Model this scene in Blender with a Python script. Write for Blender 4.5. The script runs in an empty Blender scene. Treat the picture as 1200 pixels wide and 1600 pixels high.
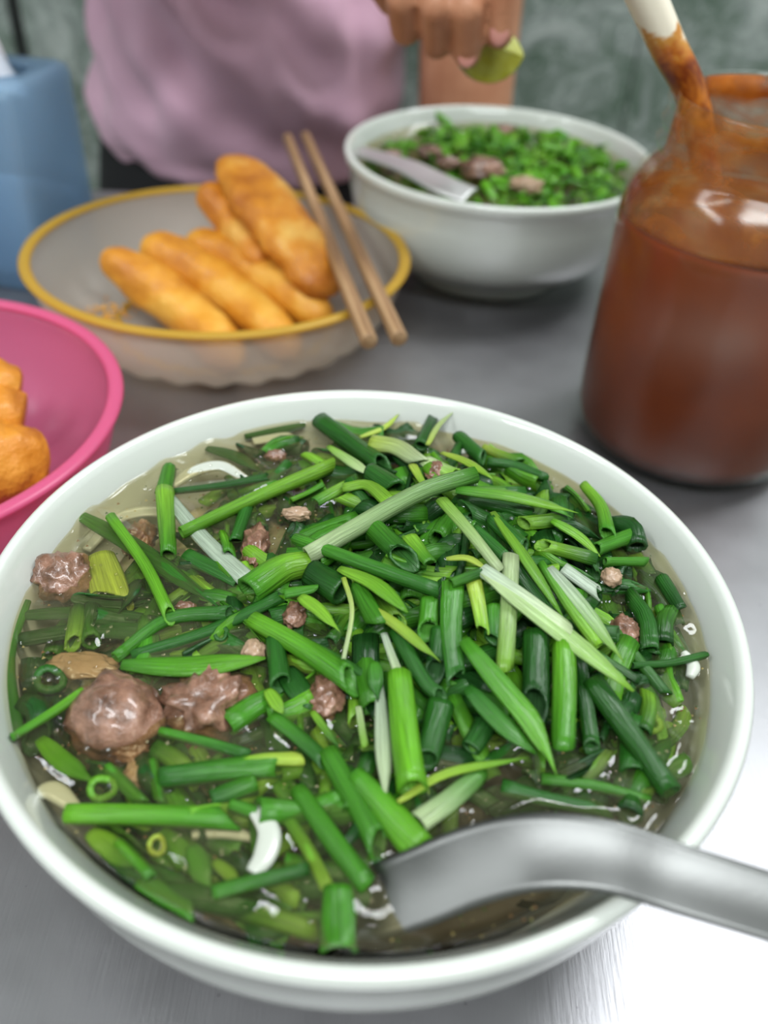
import bpy, bmesh, math, random
import numpy as np
from mathutils import Vector, Matrix, noise as mn

# ---------------------------------------------------------------- camera, world, lights, exposure
sc = bpy.context.scene
col = sc.collection
F, PITCH, ROLL, CAMZ = 1400.0, math.radians(39.75), math.radians(3.38), 0.2513   # table top is z = 0
cr, sr, cp, sp = math.cos(ROLL), math.sin(ROLL), math.cos(PITCH), math.sin(PITCH)
fw = Vector((0, cp, -sp)); up0 = Vector((0, sp, cp)); rt0 = Vector((1, 0, 0))
rt = rt0 * cr + up0 * sr; up = up0 * cr - rt0 * sr
cd = bpy.data.cameras.new('camera'); cam = bpy.data.objects.new('camera', cd); col.objects.link(cam)
M4 = Matrix((rt, up, -fw)).transposed().to_4x4(); M4.translation = Vector((0, 0, CAMZ))
cam.matrix_world = M4
cd.sensor_fit = 'VERTICAL'; cd.sensor_height = 36; cd.sensor_width = 27; cd.lens = 36 * F / 1600
cd.clip_start = 0.01; cd.clip_end = 20
cd.dof.use_dof = True; cd.dof.focus_distance = 0.262; cd.dof.aperture_fstop = 6.8
sc.camera = cam

w = bpy.data.worlds.new('world'); sc.world = w; w.use_nodes = True
w.node_tree.nodes['Background'].inputs[0].default_value = (0.85, 0.93, 1.0, 1)
w.node_tree.nodes['Background'].inputs[1].default_value = 0.3

LAMPS = [  # x, y, z, length, width, rotation, watts
    ('right', 0.80, 0.78, 1.62, 1.0, 0.34, math.radians(20), 15.0),
    ('rear', 0.10, -0.80, 1.62, 1.2, 0.42, 0.0, 22.0),
    ('left', -1.25, -0.35, 1.62, 1.2, 0.16, math.radians(90), 10.0),
]
for nm, x, y, z, l, wd, rz, W in LAMPS:
    ld = bpy.data.lights.new('lamp_light', 'AREA'); ld.shape = 'RECTANGLE'; ld.size = l; ld.size_y = wd
    ld.energy = W; ld.color = (0.93, 0.97, 1.0)
    lo = bpy.data.objects.new('lamp_light', ld); col.objects.link(lo)
    lo.location = (x, y, z - 0.012); lo.rotation_euler = (0, 0, rz)
sc.view_settings.view_transform = 'Standard'; sc.view_settings.look = 'None'
sc.view_settings.gamma = 1; sc.view_settings.use_curve_mapping = False
sc.view_settings.exposure = 0.80
sc.cycles.use_denoising = True
sc.cycles.max_bounces = 10; sc.cycles.transparent_max_bounces = 24
sc.cycles.caustics_reflective = False; sc.cycles.caustics_refractive = False
sc.cycles.sample_clamp_indirect = 6

def ray(px, py):
    x = (px - 600) / F; y = -(py - 800) / F
    return Vector((cr * x - sr * y, cp + (sr * x + cr * y) * sp, -sp + (sr * x + cr * y) * cp))
def at(px, py, z):            # world point on the horizontal plane z seen at a pixel of the photograph
    r = ray(px, py); return r * ((CAMZ - z) / -r.z) + Vector((0, 0, CAMZ))
def aty(px, py, y):           # world point on the vertical plane y
    r = ray(px, py); return r * (y / r.y) + Vector((0, 0, CAMZ))

# ---------------------------------------------------------------- materials
def lin(c):
    return tuple(((v / 255) / 12.92 if v / 255 <= 0.04045 else ((v / 255 + 0.055) / 1.055) ** 2.4) for v in c) + (1,)
class N:
    def __init__(s, name):
        s.m = bpy.data.materials.new(name); s.m.use_nodes = True; s.t = s.m.node_tree
        s.t.nodes.clear(); s.out = s.t.nodes.new('ShaderNodeOutputMaterial')
    def n(s, typ, **k):
        nd = s.t.nodes.new('ShaderNode' + typ)
        for a, v in k.items():
            if a.startswith('_'): setattr(nd, a[1:], v)
            else:
                key = a.replace('__', ' ')
                s.set(nd.inputs[int(key[1:]) if key[0] == 'i' and key[1:].isdigit() else key], v)
        return nd
    def set(s, sock, v):
        if isinstance(v, bpy.types.NodeSocket): s.t.links.new(v, sock)
        elif isinstance(v, bpy.types.Node): s.t.links.new(v.outputs[0], sock)
        else:
            if isinstance(v, tuple) and len(v) == 3 and sock.type == 'RGBA': v = v + (1,)
            sock.default_value = v
    def ramp(s, fac, stops, interp='LINEAR'):
        r = s.t.nodes.new('ShaderNodeValToRGB'); s.set(r.inputs[0], fac); r.color_ramp.interpolation = interp
        e = r.color_ramp.elements
        while len(e) < len(stops): e.new(0.5)
        for q, (p, c) in zip(e, stops): q.position = p; q.color = c if len(c) == 4 else tuple(c) + (1,)
        return r
    def noise(s, scale, vec=None, detail=3, rough=0.5, dist=0):
        nd = s.n('TexNoise', Scale=scale, Detail=detail, Roughness=rough, Distortion=dist)
        if vec is not None: s.set(nd.inputs['Vector'], vec)
        return nd
    def mix(s, f, a, b, mode='MIX'):
        nd = s.t.nodes.new('ShaderNodeMix'); nd.data_type = 'RGBA'; nd.blend_type = mode
        s.set(nd.inputs[0], f); s.set(nd.inputs[6], a); s.set(nd.inputs[7], b); return nd.outputs[2]
    def coord(s, which='Object', scale=None):
        c = s.t.nodes.new('ShaderNodeTexCoord').outputs[which]
        if scale:
            mp = s.t.nodes.new('ShaderNodeMapping'); s.t.links.new(c, mp.inputs[0]); mp.inputs['Scale'].default_value = scale
            return mp.outputs[0]
        return c
    def bump(s, h, strength=0.3, dist=0.001):
        return s.n('Bump', Strength=strength, Distance=dist, Height=h).outputs[0]
    def math(s, op, a, b=0.5, clamp=False):
        nd = s.t.nodes.new('ShaderNodeMath'); nd.operation = op; nd.use_clamp = clamp
        s.set(nd.inputs[0], a); s.set(nd.inputs[1], b); return nd.outputs[0]
    def fresnel(s, ior, normal=None):
        g = s.t.nodes.new('ShaderNodeNewGeometry')
        i_ = s.math('MULTIPLY_ADD', g.outputs['Backfacing'], 1 / ior - ior); i_.node.inputs[2].default_value = ior
        f = s.n('Fresnel', IOR=i_)
        if normal is not None: s.set(f.inputs['Normal'], normal)
        return f
    def bsdf(s, **k): return s.n('BsdfPrincipled', **k)
    def done(s, sh, vol=None):
        s.set(s.out.inputs[0], sh)
        if vol is not None: s.set(s.out.inputs[1], vol)
        return s.m
def plain(name, c, rough=0.5, metal=0.0, spec=0.5, coat=0.0, bump=None, var=0.0, scale=40):
    m = N(name); cc = lin(c)
    if var:
        nz = m.noise(scale, m.coord()); d = tuple(v * (1 - var) for v in cc[:3]) + (1,)
        cc = m.mix(nz.outputs[0], d, tuple(min(1, v * (1 + var)) for v in cc[:3]) + (1,))
    k = dict(Base__Color=cc, Roughness=rough, Metallic=metal)
    b = m.bsdf(**k); b.inputs['Specular IOR Level'].default_value = spec; b.inputs['Coat Weight'].default_value = coat
    b.inputs['Coat Roughness'].default_value = 0.05
    if bump: m.set(b.inputs['Normal'], m.bump(m.noise(bump[0], m.coord()).outputs[0], bump[1], bump[2]))
    return m.done(b)

MAT = {}
MAT['porcelain'] = plain('porcelain', (206, 210, 202), 0.12, coat=0.3, var=0.02, scale=15)
MAT['steel'] = plain('spoon_steel', (112, 113, 111), 0.42, metal=1.0, bump=(900, 0.08, 0.0003), var=0.06, scale=60)
MAT['chopstick'] = None
MAT['black_cloth'] = plain('black_cloth', (14, 14, 17), 0.85)
MAT['dark_steel'] = plain('steel_leg', (120, 122, 125), 0.35, metal=1.0)
MAT['plaster'] = plain('plaster', (196, 201, 196), 0.8, var=0.05, scale=3)
MAT['ceiling'] = plain('ceiling_paint', (215, 217, 214), 0.9, var=0.03, scale=2)
MAT['floor'] = plain('floor_tile', (120, 118, 112), 0.4, var=0.2, scale=4)
MAT['grout'] = plain('grout', (150, 154, 148), 0.9)
MAT['trim_dark'] = plain('dark_trim', (22, 26, 24), 0.5)
MAT['tissue'] = plain('tissue_paper', (232, 232, 238), 0.9, bump=(60, 0.3, 0.002))
MAT['stool'] = plain('stool_plastic', (150, 40, 40), 0.4)
MAT['housing'] = plain('lamp_housing', (225, 225, 225), 0.5)
MAT['hair'] = plain('hair', (22, 17, 15), 0.5, bump=(200, 0.5, 0.002))
MAT['nail'] = plain('nail', (214, 150, 138), 0.3, coat=0.3)
MAT['eye'] = plain('eye', (230, 228, 222), 0.2)
MAT['iris'] = plain('iris', (35, 22, 15), 0.2)
MAT['lip'] = plain('lip', (165, 85, 80), 0.4)

def m_table():
    m = N('brushed_steel'); co = m.coord()
    br = m.noise(1, m.coord(scale=(900, 25, 1)), 4, 0.6)
    bl = m.noise(9, co, 4, 0.6)
    sc1 = m.noise(1, m.coord(scale=(300, 70, 1)), 2, 0.5, 1.5)
    dots = m.n('TexVoronoi', Scale=110.0); m.set(dots.inputs['Vector'], co)
    base = m.mix(bl.outputs[0], lin((134, 132, 134)), lin((182, 181, 184)))
    spk = m.ramp(dots.outputs['Distance'], [(0.0, (1, 1, 1)), (0.05, (1, 1, 1)), (0.065, (0, 0, 0))])
    base = m.mix(m.math('MULTIPLY', spk.outputs[0], 0.25), base, (0.05, 0.05, 0.05, 1))
    rg = m.ramp(bl.outputs[0], [(0.3, (0.34,) * 3), (0.7, (0.46,) * 3)])
    b = m.bsdf(Base__Color=base, Metallic=0.88, Roughness=rg)
    h = m.math('ADD', br.outputs[0], m.math('MULTIPLY', sc1.outputs[0], 0.6))
    m.set(b.inputs['Normal'], m.bump(h, 0.22, 0.0004))
    return m.done(b)
MAT['table'] = m_table()

def m_marble():
    m = N('green_marble'); co = m.n('NewGeometry').outputs['Position']
    warp = m.noise(4, co, 3, 0.6)
    v = m.t.nodes.new('ShaderNodeVectorMath'); v.operation = 'MULTIPLY_ADD'
    m.set(v.inputs[0], warp.outputs[1]); v.inputs[1].default_value = (0.25, 0.25, 0.25); m.set(v.inputs[2], co)
    n1 = m.noise(11, v.outputs[0], 5, 0.6, 0.9)
    n2 = m.noise(26, v.outputs[0], 3, 0.6, 0.6)
    c = m.ramp(n1.outputs[0], [(0.34, lin((84, 104, 88))), (0.46, lin((118, 132, 122))), (0.56, lin((142, 152, 146))), (0.68, lin((180, 188, 182)))])
    vein = m.ramp(n2.outputs[0], [(0.47, (0, 0, 0)), (0.5, (0.5,) * 3), (0.53, (0, 0, 0))])
    c2 = m.mix(vein, c, lin((190, 200, 194)))
    return m.done(m.bsdf(Base__Color=c2, Roughness=0.25))
MAT['marble'] = m_marble()

def m_scallion():
    m = N('scallion')
    a = m.n('Attribute', _attribute_name='Col'); st = m.n('Attribute', _attribute_name='st')
    oi = m.t.nodes.new('ShaderNodeObjectInfo')
    nz = m.noise(1.0, st.outputs['Vector'], 3, 0.6)
    f = m.math('MULTIPLY_ADD', nz.outputs[0], 1.3); f.node.inputs[2].default_value = 0.28
    mul = m.t.nodes.new('ShaderNodeVectorMath'); mul.operation = 'SCALE'
    m.set(mul.inputs[0], a.outputs['Color']); m.set(mul.inputs['Scale'], f)
    hs = m.n('HueSaturation', Color=mul.outputs[0])
    vv = m.math('MULTIPLY_ADD', oi.outputs['Random'], 0.35); vv.node.inputs[2].default_value = 0.82
    m.set(hs.inputs['Value'], vv)
    b = m.bsdf(Base__Color=hs, Roughness=0.27); b.inputs['Specular IOR Level'].default_value = 0.38
    b.inputs['Coat Weight'].default_value = 0.12; b.inputs['Coat Roughness'].default_value = 0.12
    m.set(b.inputs['Normal'], m.bump(nz.outputs[0], 0.6, 0.0008))
    tr = m.n('BsdfTranslucent', Color=hs.outputs[0])
    return m.done(m.n('MixShader', i0=0.22, i1=b.outputs[0], i2=tr.outputs[0]))
MAT['scallion'] = m_scallion()

def m_meat():
    m = N('beef'); co = m.coord('Object')
    n1 = m.noise(120, co, 5, 0.65); n2 = m.noise(420, co, 3, 0.6)
    c = m.ramp(n1.outputs[0], [(0.3, lin((62, 42, 30))), (0.45, lin((112, 80, 62))), (0.6, lin((150, 112, 92))), (0.75, lin((192, 160, 138)))])
    b = m.bsdf(Base__Color=c, Roughness=0.32); b.inputs['Coat Weight'].default_value = 0.5; b.inputs['Coat Roughness'].default_value = 0.1
    h = m.math('ADD', n1.outputs[0], m.math('MULTIPLY', n2.outputs[0], 0.4))
    m.set(b.inputs['Normal'], m.bump(h, 0.7, 0.0015))
    return m.done(b)
MAT['beef'] = m_meat()
MAT['meat_light'] = plain('pale_beef', (166, 138, 112), 0.4, coat=0.3, bump=(300, 0.6, 0.001), var=0.35, scale=180)
MAT['noodle'] = plain('rice_noodle', (188, 192, 180), 0.25, coat=0.4)
def m_broth():
    m = N('broth_surface')
    nz = m.noise(160, m.coord(), 3, 0.5)
    bp = m.bump(nz.outputs[0], 0.10, 0.001)
    fr = m.fresnel(1.36, bp)
    gl = m.n('BsdfGlossy', Color=(1, 1, 1, 1), Roughness=0.03, Normal=bp)
    tr = m.n('BsdfTransparent', Color=(0.84, 0.79, 0.62, 1))
    df = m.n('BsdfDiffuse', Color=lin((150, 146, 112)))
    mu = m.ramp(m.noise(38, m.coord(), 4, 0.6).outputs[0], [(0.35, (0.02,) * 3), (0.7, (0.13,) * 3)])
    bs = m.n('MixShader', i0=mu, i1=tr, i2=df)
    s = m.n('MixShader', i0=fr, i1=bs, i2=gl)
    return m.done(s)
MAT['broth'] = m_broth()
def m_broth_side():
    m = N('broth_side')
    return m.done(m.n('BsdfTransparent', Color=(1, 1, 1, 1)))
MAT['broth_side'] = m_broth_side()

def m_dough(name, lo, mid, hi):
    m = N(name); co = m.coord('Object')
    n1 = m.noise(38, co, 4, 0.55); n2 = m.noise(350, co, 3, 0.6)
    c = m.ramp(n1.outputs[0], [(0.25, lin(lo)), (0.5, lin(mid)), (0.78, lin(hi))])
    b = m.bsdf(Base__Color=c, Roughness=0.5); b.inputs['Coat Weight'].default_value = 0.08
    h = m.math('ADD', n1.outputs[0], m.math('MULTIPLY', n2.outputs[0], 0.25))
    m.set(b.inputs['Normal'], m.bump(h, 0.8, 0.004))
    return m.done(b)
MAT['dough'] = m_dough('fried_dough', (168, 92, 20), (216, 146, 38), (238, 190, 84))
MAT['dough_big'] = m_dough('fried_dough_blistered', (150, 72, 16), (208, 134, 34), (236, 196, 104))
MAT['dough_dark'] = m_dough('fried_dough_brown', (150, 74, 14), (206, 130, 32), (224, 158, 60))

def m_plastic(name, tint, alpha, body, rough=0.3):
    m = N(name)
    df = m.bsdf(Base__Color=lin(body), Roughness=rough)
    tl = m.n('BsdfTranslucent', Color=lin(body))
    a = m.n('MixShader', i0=0.45, i1=df.outputs[0], i2=tl.outputs[0])
    t = m.n('BsdfTransparent', Color=lin(tint))
    return m.done(m.n('MixShader', i0=alpha, i1=t.outputs[0], i2=a.outputs[0]))
MAT['clear_plastic'] = m_plastic('frosted_clear_plastic', (242, 240, 234), 0.50, (236, 228, 218))
MAT['yellow_rim'] = m_plastic('yellow_plastic', (250, 225, 120), 0.72, (232, 196, 84))
MAT['pink_plastic'] = m_plastic('pink_plastic', (255, 214, 228), 0.56, (244, 148, 186))
MAT['pink_rim'] = m_plastic('pink_plastic_rim', (250, 150, 190), 0.85, (243, 122, 168))
MAT['blue_plastic'] = m_plastic('blue_plastic', (222, 236, 246), 0.50, (178, 206, 226), 0.35)

def m_glass():
    m = N('jar_glass')
    fr = m.fresnel(1.5)
    f2 = m.math('MULTIPLY_ADD', fr.outputs[0], 0.42); f2.node.inputs[2].default_value = 0.0
    gl = m.n('BsdfGlossy', Color=(1, 1, 1, 1), Roughness=0.14)
    t = m.n('BsdfTransparent', Color=(0.93, 0.95, 0.92, 1))
    return m.done(m.n('MixShader', i0=f2, i1=t.outputs[0], i2=gl.outputs[0]))
MAT['glass'] = m_glass()
def m_smear():
    m = N('sauce_smear')
    co = m.coord('Object')
    nz = m.noise(1, m.coord(scale=(28, 28, 60)), 4, 0.6, 0.8)
    al = m.ramp(nz.outputs[0], [(0.36, (0.14,) * 3), (0.50, (0.42,) * 3), (0.64, (0.92,) * 3)])
    c = m.ramp(m.noise(46, co, 3, 0.6).outputs[0], [(0.3, lin((158, 74, 12))), (0.55, lin((206, 122, 34))), (0.75, lin((214, 166, 110)))])
    b = m.bsdf(Base__Color=c, Roughness=0.4)
    tl = m.n('BsdfTranslucent', Color=c)
    s = m.n('MixShader', i0=0.45, i1=b.outputs[0], i2=tl.outputs[0])
    return m.done(m.n('MixShader', i0=al, i1=m.n('BsdfTransparent').outputs[0], i2=s.outputs[0]))
MAT['smear'] = m_smear()
def m_sauce():
    m = N('chili_sauce')
    c = m.ramp(m.noise(18, m.coord(), 3, 0.5).outputs[0], [(0.3, lin((92, 34, 9))), (0.7, lin((116, 48, 13)))])
    b = m.bsdf(Base__Color=c, Roughness=0.5); b.inputs['Specular IOR Level'].default_value = 0.3
    return m.done(b)
MAT['sauce'] = m_sauce()
def m_ladle():
    m = N('sauce_covered_plastic'); co = m.coord('Object')
    sep = m.n('SeparateXYZ', i0=co)
    nz = m.noise(70, co, 3, 0.6, 0.4)
    h = m.math('ADD', m.math('MULTIPLY', sep.outputs[2], 16.0), m.math('MULTIPLY', nz.outputs[0], 0.9))
    c = m.ramp(h, [(0.0, lin((176, 92, 22))), (0.25, lin((140, 62, 20))), (0.45, lin((196, 118, 40))), (0.6, lin((120, 50, 18))), (0.75, lin((186, 104, 34))), (0.88, lin((206, 146, 66))), (0.97, lin((250, 240, 218)))])
    # the ramp runs along the handle: brown where it was dipped, white plastic above
    return m.done(m.bsdf(Base__Color=c, Roughness=0.3))
MAT['ladle'] = m_ladle()
def m_wood():
    m = N('chopstick_wood'); nz = m.noise(1, m.coord(scale=(300, 300, 12)), 4, 0.6)
    c = m.ramp(nz.outputs[0], [(0.3, lin((110, 82, 56))), (0.5, lin((152, 118, 82))), (0.7, lin((186, 154, 116)))])
    return m.done(m.bsdf(Base__Color=c, Roughness=0.5))
MAT['chopstick'] = m_wood()
def m_skin():
    m = N('skin'); nz = m.noise(30, m.coord(), 3, 0.5)
    c = m.ramp(nz.outputs[0], [(0.3, lin((176, 118, 86))), (0.7, lin((204, 148, 114)))])
    b = m.bsdf(Base__Color=c, Roughness=0.5)
    m.set(b.inputs['Normal'], m.bump(m.noise(400, m.coord(), 2).outputs[0], 0.15, 0.001))
    return m.done(b)
MAT['skin'] = m_skin()
def m_shirt():
    m = N('pink_cotton'); nz = m.noise(12, m.coord(), 3, 0.5)
    c = m.ramp(nz.outputs[0], [(0.3, lin((208, 164, 186))), (0.7, lin((220, 178, 198)))])
    b = m.bsdf(Base__Color=c, Roughness=0.9); b.inputs['Sheen Weight'].default_value = 0.2
    return m.done(b)
MAT['shirt'] = m_shirt()
def m_lime():
    m = N('lime_flesh'); c = m.ramp(m.noise(150, m.coord(), 3).outputs[0], [(0.3, lin((150, 150, 40))), (0.7, lin((176, 178, 84)))])
    return m.done(m.bsdf(Base__Color=c, Roughness=0.25))
MAT['lime'] = m_lime(); MAT['lime_peel'] = plain('lime_peel', (70, 104, 34), 0.35, var=0.2, scale=200)
def m_tube():
    m = N('lamp_tube'); return m.done(m.n('Emission', Color=(0.93, 0.97, 1, 1), Strength=6.0))
MAT['tube'] = m_tube()

# ---------------------------------------------------------------- mesh helpers
def mk(name, verts, faces, mat, parent=None, loc=None, smooth=True, mats=None, midx=None):
    me = bpy.data.meshes.new(name); me.from_pydata([tuple(v) for v in verts], [], faces)
    for m_ in (mats or [mat]): me.materials.append(m_)
    if smooth: me.polygons.foreach_set('use_smooth', [True] * len(me.polygons))
    if midx: me.polygons.foreach_set('material_index', midx)
    me.update()
    o = bpy.data.objects.new(name, me); col.objects.link(o)
    if parent: o.parent = parent
    if loc is not None: o.location = loc
    return o
def empty(name, loc=(0, 0, 0), rz=0):
    o = bpy.data.objects.new(name, None); col.objects.link(o); o.location = loc; o.rotation_euler = (0, 0, rz)
    o.empty_display_size = 0.02; return o
def tag(o, label, cat, group=None, kind=None):
    o['label'] = label; o['category'] = cat
    if group: o['group'] = group
    if kind: o['kind'] = kind
    return o
def lathe(prof, seg=96, sx=1.0, sy=1.0, wob=None, close=False):
    V, Fc = [], []
    n = len(prof)
    for i, (r, z) in enumerate(prof):
        for j in range(seg):
            a = 2 * math.pi * j / seg
            q = r * (1 + (wob(i, a) if wob else 0))
            V.append((q * math.cos(a) * sx, q * math.sin(a) * sy, z))
    for i in range(n if close else n - 1):
        i2 = (i + 1) % n
        for j in range(seg):
            k = (j + 1) % seg
            Fc.append((i * seg + j, i * seg + k, i2 * seg + k, i2 * seg + j))
    return V, Fc
def box(x0, x1, y0, y1, z0, z1):
    V = [(x0, y0, z0), (x1, y0, z0), (x1, y1, z0), (x0, y1, z0), (x0, y0, z1), (x1, y0, z1), (x1, y1, z1), (x0, y1, z1)]
    return V, [(3, 2, 1, 0), (4, 5, 6, 7), (0, 1, 5, 4), (1, 2, 6, 5), (2, 3, 7, 6), (3, 0, 4, 7)]
def bevel(o, wd, seg=2):
    b = o.modifiers.new('bevel', 'BEVEL'); b.width = wd; b.segments = seg; b.limit_method = 'ANGLE'; return o
def smooth_path(P, n):
    P = [Vector(p) for p in P]
    if len(P) == 2: return [P[0].lerp(P[1], i / (n - 1)) for i in range(n)]
    Q = [P[0] * 2 - P[1]] + P + [P[-1] * 2 - P[-2]]
    out = []
    for i in range(n):
        t = i / (n - 1) * (len(P) - 1); k = min(int(t), len(P) - 2); u = t - k
        a, b, c, d = Q[k:k + 4]
        out.append(0.5 * ((2 * b) + (c - a) * u + (2 * a - 5 * b + 4 * c - d) * u * u + (3 * b - a - 3 * c + d) * u ** 3))
    return out
def frames(pts, upv=Vector((0, 0, 1))):
    T = []
    for i in range(len(pts)):
        t = (pts[min(i + 1, len(pts) - 1)] - pts[max(i - 1, 0)])
        t = t.normalized() if t.length > 1e-9 else Vector((1, 0, 0))
        s = t.cross(upv)
        if s.length < 0.05: s = t.cross(Vector((1, 0, 0)))
        s.normalize(); T.append((t, s, s.cross(t).normalized()))
    return T
def sweep(pts, rad, seg=10, flat=None, cap=True):
    """closed swept tube: rad[i] may be a number or (side, vertical)"""
    V, Fc = [], []
    fr_ = frames(pts)
    for p, (t, s, u), r in zip(pts, fr_, rad):
        a_, b_ = r if isinstance(r, tuple) else (r, r)
        for j in range(seg):
            a = 2 * math.pi * j / seg
            V.append(p + s * (a_ * math.cos(a)) + u * (b_ * math.sin(a)))
    n = len(pts)
    for i in range(n - 1):
        for j in range(seg):
            k = (j + 1) % seg
            Fc.append((i * seg + j, (i + 1) * seg + j, (i + 1) * seg + k, i * seg + k))
    if cap:
        Fc.append(tuple(range(seg))); Fc.append(tuple((n - 1) * seg + j for j in reversed(range(seg))))
    return V, Fc

# ---------------------------------------------------------------- room
RX0, RX1, RY0, RY1, RZ0, RZ1 = -1.7, 1.9, -2.2, 1.17, -0.75, 1.75
def structure(name, b, m):
    o = mk(name, *b, m, smooth=False); o['kind'] = 'structure'; return o
structure('floor', box(RX0, RX1, RY0, RY1, RZ0 - 0.05, RZ0), MAT['floor'])
structure('ceiling', box(RX0, RX1, RY0, RY1, RZ1, RZ1 + 0.05), MAT['ceiling'])
structure('wall_left', box(RX0 - 0.05, RX0, RY0, RY1, RZ0, RZ1), MAT['plaster'])
structure('wall_right', box(RX1, RX1 + 0.05, RY0, RY1, RZ0, RZ1), MAT['plaster'])
structure('wall_front', box(RX0, RX1, RY0 - 0.05, RY0, RZ0, RZ1), MAT['plaster'])
wb = structure('wall_back', box(RX0, RX1, RY1, RY1 + 0.05, RZ0, RZ1), MAT['grout'])
tr1 = structure('trim_1', box(-0.472, -0.460, RY1 - 0.006, RY1 - 0.0005, RZ0, RZ1), MAT['trim_dark'])
tiles = {}
xs = [(-1.66, -1.27), (-1.268, -0.872), (-0.870, -0.474), (-0.458, -0.104), (-0.102, 0.2635), (0.2655, 0.63), (0.632, 0.997), (0.999, 1.364), (1.366, 1.73)]
zz = [RZ0 + 0.003 + 0.5 * i for i in range(5)]
for (x0, x1) in xs:
    for z in zz:
        wd = round(x1 - x0, 4)
        if wd not in tiles:
            o = mk('tile', *box(-wd / 2, wd / 2, -0.004, 0.004, 0, 0.496), MAT['marble'], wb, smooth=False)
            tiles[wd] = o.data
        else:
            o = bpy.data.objects.new('tile', tiles[wd]); col.objects.link(o); o.parent = wb
        o.location = ((x0 + x1) / 2, RY1 - 0.0042, z)
for nm, x, y, z, l, wd, rz, W in LAMPS:
    t = empty('ceiling_lamp', (x, y, RZ1), rz)
    tag(t, {'right': 'white fluorescent ceiling lamp above the table, nearest the marble wall',
            'rear': 'white fluorescent ceiling lamp behind the photographer',
            'left': 'white fluorescent ceiling lamp over the left side of the room'}[nm], 'lamp')
    bevel(mk('housing', *box(-l / 2 - 0.03, l / 2 + 0.03, -wd / 2 - 0.01, wd / 2 + 0.01, -0.11, -0.001), MAT['housing'], t, smooth=False), 0.006)

# ---------------------------------------------------------------- table
t = empty('metal_table', (0.1, 0.16, -0.75)); tag(t, 'brushed stainless steel table top carrying all the bowls', 'table')
tt = mk('table_top', *box(-0.75, 0.75, -0.42, 0.500, 0.722, 0.75), MAT['table'], t, smooth=False); bevel(tt, 0.006, 3)
for sx in (-1, 1):
    for sy in (-0.36, 0.42):
        P = [Vector((sx * 0.66, sy, 0.0)), Vector((sx * 0.66, sy, 0.722))]
        mk('leg', *sweep(P, [0.016, 0.016], 12), MAT['dark_steel'], t)
    mk('crossbar', *sweep([Vector((sx * 0.66, -0.36, 0.2)), Vector((sx * 0.66, 0.42, 0.2))], [0.01, 0.01], 10), MAT['dark_steel'], t)

# ---------------------------------------------------------------- porcelain bowls
def bowl_profile(R, h, rf):
    k = R / 0.105
    out = [(rf * 0.90, 0.0), (rf, 0.0), (rf + 0.001, 0.004), (rf - 0.001, 0.009), (rf + 0.008, 0.0125)]
    for i in range(1, 9):
        u = i / 8
        out.append((rf + 0.008 + (R - 0.003 - rf - 0.008) * math.sin(u * math.pi / 2) ** 0.86, 0.0125 + (h - 0.010 - 0.0125) * (1 - math.cos(u * math.pi / 2)) ** 0.95))
    out += [(R - 0.0015, h - 0.007), (R - 0.0002, h - 0.004), (R, h - 0.002), (R - 0.0007, h - 0.0005), (R - 0.002, h), (R - 0.0036, h - 0.0006), (R - 0.0046, h - 0.003)]
    inn = []
    for i in range(8, -1, -1):
        u = i / 8
        inn.append(((R - 0.007 - 0.002) * math.sin(u * math.pi / 2) ** 0.8 if i else 0.0, 0.0155 + (h - 0.010 - 0.0155) * (1 - math.cos(u * math.pi / 2)) ** 1.0))
    inn[-1] = (0.0005, 0.0155)
    return out + inn + [(0.0005, 0.008), (rf * 0.84, 0.008)], inn
def porcelain_bowl(name, c, R, h, rf, label):
    prof, inn = bowl_profile(R, h, rf)
    t = empty(name, c); tag(t, label, 'bowl')
    V, Fc = lathe(prof, 160, close=True)
    o = mk('bowl_body', V, Fc, MAT['porcelain'], t)
    return t, inn
B1 = Vector((-0.0038, 0.1778, 0)); R1 = 0.105; H1 = 0.075; ZB = 0.0655
B2 = Vector((0.0570, 0.5621, 0)); R2 = 0.0943
bowl1, inn1 = porcelain_bowl('soup_bowl', B1, R1, H1, 0.05, 'large white porcelain soup bowl in the foreground')
bowl2, inn2 = porcelain_bowl('soup_bowl', B2, R2, H1, 0.05, 'white porcelain soup bowl behind, in front of the person')
def inner_r(z, inn):
    pts = sorted([(q[1], q[0]) for q in inn])
    for (z0, r0), (z1, r1) in zip(pts, pts[1:]):
        if z0 <= z <= z1: return r0 + (r1 - r0) * (z - z0) / max(1e-9, z1 - z0)
    return pts[-1][1]

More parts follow.
